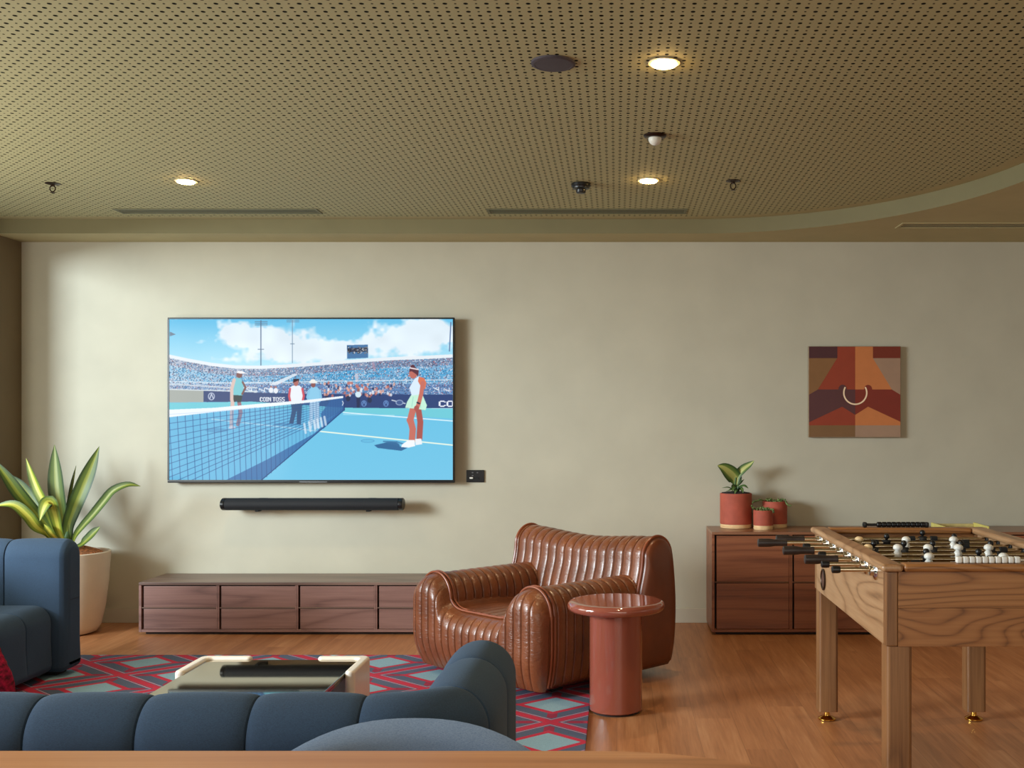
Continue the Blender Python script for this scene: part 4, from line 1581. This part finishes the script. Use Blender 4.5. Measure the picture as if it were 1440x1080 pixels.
ry = [3.80 + .1443 * i for i in range(8)]
RZ = .846
# per rod from the near end: team, player x positions, tilt, left end kind, left end x
rods = [
    ('w', [1.31], 0, 'cap', .766),
    ('w', [1.155, 1.43], .1, 'cap', .756),
    ('b', [.99, 1.187, 1.388], .0, 'handle', .72),
    ('w', [.997, 1.115, 1.235, 1.355, 1.475], .15, 'cap', .80),
    ('b', [1.057, 1.180, 1.298, 1.415, 1.536], -.15, 'handle', .682),
    ('w', [1.028, 1.227, 1.428], .05, 'cap', .79),
    ('b', [1.18, 1.475], .2, 'handle', .617),
    ('b', [1.38], -.1, 'handle', .718),
]
for i, (team, xs_, tilt, end, xe) in enumerate(rods):
    y = ry[i]
    x_start = xe + (.10 if end == 'handle' else .012)
    x_end = fx1 + (.30 if end == 'cap' else .12)
    rd = build('rod', MB().tube([(x_start, y, RZ), (x_end, y, RZ)], .0085, 14), M['steel'], t)
    for x in xs_:
        share('player', (wy_me if team == 'w' and x < 1.06 else white_me) if team == 'w' else black_me, rd, (x - ctr.x, y - ctr.y, RZ), (tilt, 0, 0))
    for x in (xs_[0] - .05, xs_[-1] + .05):
        build('bumper', MB().lathe([(.0095, -.016), (.015, -.014), (.015, .014), (.0095, .016)], (max(x, fx0 + .055), y, RZ), 16, 'x'), M['black_matte'], rd)
    if end == 'handle':
        build('handle', MB().lathe([(.012, 0), (.018, .003), (.0185, .012), (.0185, .05), (.015, .075), (.0145, .11), (.0165, .122), (.0155, .128)], (xe, y, RZ), 20, 'x'), M['grip'], rd)
    else:
        build('end_cap', MB().lathe([(.008, 0), (.013, .003), (.0135, .02), (.012, .03)], (xe, y, RZ), 18, 'x'), M['black'], rd)
        build('handle', MB().lathe([(.0155, 0), (.0165, .006), (.0145, .018), (.015, .053), (.0185, .078), (.0185, .116), (.012, .128)], (x_end - .04, y, RZ), 20, 'x'), M['black'], rd)
    build('bearing', MB().lathe([(.0105, -.026), (.017, -.024), (.02, -.012), (.03, -.008), (.034, -.004), (.034, 0)], (fx0, y, RZ - .004), 24, 'x'), M['chrome'], t)
    build('bearing', MB().lathe([(.022, 0), (.022, -.004), (.012, -.007), (.0105, -.012)], (fx1 - wt, y, RZ - .004), 20, 'x'), M['black'], t)

# score counters
sc = build('score_counter', MB().tube([(1.2, fy0 + .012, fz + .011), (1.66, fy0 + .012, fz + .011)], .004, 8).box(1.655, 1.669, fy0 + .005, fy0 + .019, fz, fz + .02, .002).box(1.192, 1.2, fy0 + .005, fy0 + .019, fz, fz + .02, .002), M['white_plastic'], t)
for k in range(10):
    x = 1.168 + k * .0222
    build('score_bead', MB().box(x, x + .021, fy0 + .001, fy0 + .023, fz + .0005, fz + .0235, .0055, 3), M['white_plastic'], sc)
yb_ = fy1 + ro - .04
x0_ = at(1213, 738, yb_).x
x1_ = at(1306, 738, yb_).x
sc = build('score_counter', MB().tube([(x0_, yb_, fz + .013), (x1_, yb_, fz + .013)], .006, 10).box(x0_, x0_ + .02, yb_ - .011, yb_ + .011, fz, fz + .025, .006).box(x1_ - .02, x1_, yb_ - .011, yb_ + .011, fz, fz + .025, .006), M['black'], t)
for k in range(10):
    x = x0_ + .066 + k * .0224
    build('score_bead', MB().lathe([(.009, 0), (.0125, .003), (.0125, .0195), (.009, .0215)], (x, yb_, fz + .0135), 16, 'x'), M['black'], sc)

# ------------------------------------------------------------------ foreground dining table and chair
R_ = .59
tcx, tcy = -.05, 2.035 - R_
ol = [(tcx + R_ * math.sin(a), tcy + R_ * math.cos(a)) for a in [PI * i / 40 for i in range(41)]]
ol += [(-2.2 - R_ * math.sin(a), tcy - R_ * math.cos(a)) for a in [PI * i / 40 for i in range(41)]]
t = thing('dining_table', 'round ended pale wooden table in the foreground', 'table', (-1.1, tcy, 0))
bm = bmesh.new()
f = bm.faces.new([bm.verts.new((x, y, .712)) for x, y in ol])
ex = bmesh.ops.extrude_face_region(bm, geom=[f])
for g in ex['geom']:
    if isinstance(g, bmesh.types.BMVert):
        g.co.z = .74
bmesh.ops.bevel(bm, geom=[e for e in bm.edges if abs(e.verts[0].co.z - e.verts[1].co.z) < 1e-6], offset=.004, segments=2, affect='EDGES', profile=.5)
mb = MB()
mb.bm(bm)
build('table_top', mb, M['table_wood'], t)
for x in (.08, -2.2):
    for dy in (-.32, .32):
        build('leg', MB().tube([(x, tcy + dy, 0), (x, tcy + dy, .7115)], [.022, .032], 20), M['table_wood'], t)

cx = at(577, 1012, 2.17).x
t = thing('dining_chair', 'grey blue upholstered chair with rounded back tucked at the wooden table', 'chair', (cx, 1.93, 0))
# curved shell back: arc-topped, wrapping slightly round the sitter
nb_, nh_ = 30, 14
sh = MB()
for side in (0, 1):
    for i in range(nb_ + 1):
        u = -1 + 2 * i / nb_
        x = cx + .35 * math.sin(u * 1.1) / math.sin(1.1)
        ztop = max(.48, .752 - .0625 * (abs(x - cx) / .256) ** 2.4 - .16 * abs(u) ** 14)
        yc = 2.185 - .10 * u * u
        for j in range(nh_ + 1):
            v = j / nh_
            z = .43 + (ztop - .43) * v
            rnd = math.sqrt(max(0, 1 - max(0, (v - .86) / .14) ** 2)) * math.sqrt(max(.02, 1 - abs(u) ** 8))
            off = .02 * rnd * (1 if side else -1)
            sh.v.append(Vector((x, yc + off + .03 * v, z)))
st_ = (nb_ + 1) * (nh_ + 1)
for side in (0, 1):
    for i in range(nb_):
        for j in range(nh_):
            o = side * st_ + i * (nh_ + 1) + j
            q = (o, o + nh_ + 1, o + nh_ + 2, o + 1)
            sh.f.append(q if side == 0 else q[::-1])
for i in range(nb_):
    for j in (0, nh_):
        o = i * (nh_ + 1) + j
        sh.f.append((o, o + nh_ + 1, o + nh_ + 1 + st_, o + st_))
for i in (0, nb_):
    for j in range(nh_):
        o = i * (nh_ + 1) + j
        sh.f.append((o, o + 1, o + 1 + st_, o + st_))
build('backrest', sh, M['grey_blue'], t, angle=80)
seat_pts = [(cx + .25 * math.copysign(abs(math.cos(a)) ** .6, math.cos(a)), 1.92 + .23 * math.copysign(abs(math.sin(a)) ** .6, math.sin(a))) for a in [2 * PI * i / 48 for i in range(48)]]
build('seat', MB().prism(seat_pts, .405, .46), M['grey_blue'], t)
for sx_ in (-1, 1):
    for sy_ in (-1, 1):
        build('leg', MB().tube([(cx + sx_ * .22, 1.92 + sy_ * .19, 0), (cx + sx_ * .18, 1.92 + sy_ * .15, .4048)], [.012, .017], 12), M['table_wood'], t)

# ------------------------------------------------------------------ light


def area(name, loc, target, sx_, sy_, power, color):
    d = bpy.data.lights.new(name, 'AREA')
    d.shape = 'RECTANGLE'
    d.size, d.size_y = sx_, sy_
    d.energy = power
    d.color = color
    o = bpy.data.objects.new(name, d)
    COL.objects.link(o)
    o.location = loc
    o.rotation_euler = (Vector(target) - Vector(loc)).to_track_quat('-Z', 'Y').to_euler()
    return o


def spot(name, loc, power, color, deg=110, blend=.9, r=.045):
    d = bpy.data.lights.new(name, 'SPOT')
    d.energy = power
    d.color = color
    d.spot_size = math.radians(deg)
    d.spot_blend = blend
    d.shadow_soft_size = r
    o = bpy.data.objects.new(name, d)
    COL.objects.link(o)
    o.location = loc
    return o


area('sky_daylight', (-7.6, 1.4, 2.6), (-.5, 7.3, 1.3), 2.4, 1.7, 820, (.76, .90, 1.0))
area('window_glow_fill', (XL - .02, 3.9, 1.5), (0, 4.6, 1.4), 3.4, 1.6, 95, (1.0, .98, .84))  # extra fill added at the window plane for the glow on the ceiling
area('room_fill', (.4, YF + .1, 1.7), (0, 6, 1.2), 6, 2.2, 112, (1.0, .95, .84))  # added soft fill behind the camera, no window opens there
WARM = (1.0, .76, .48)
for x, y in ((.178, 3.99), (.177, 5.90), (-2.39, 5.92)):
    spot('downlight_beam', (x, y, ZC - .03), 40, WARM)
for x, y in ((-2.39, 3.99), (-2.39, 1.9), (.178, 1.9)):
    spot('downlight_beam', (x, y, ZC - .03), 40, WARM)  # unseen downlights added out of frame as warm fill
spot('soffit_fill', (2.9, 5.2, ZS - .02), 40, WARM)  # added warm fill out of frame, no fitting in the soffit
w = bpy.data.worlds.new('daylight')
scene.world = w
w.use_nodes = True
w.node_tree.nodes['Background'].inputs[0].default_value = (.62, .78, 1.0, 1)
w.node_tree.nodes['Background'].inputs[1].default_value = .6

# ------------------------------------------------------------------ camera
cd = bpy.data.cameras.new('camera')
cd.sensor_width = 36
cd.lens = F / 1440 * 36
cd.shift_x = -(PX - 720) / 1440
cd.shift_y = (PY - 540) / 1440
cd.clip_start = .05
cam = bpy.data.objects.new('camera', cd)
COL.objects.link(cam)
cam.location = (0, 0, CZ)
cam.rotation_euler = (PI / 2, 0, 0)
scene.camera = cam
scene.view_settings.view_transform = 'Standard'
scene.view_settings.look = 'None'
scene.view_settings.exposure = 0.0
scene.cycles.max_bounces = 8
scene.cycles.diffuse_bounces = 5
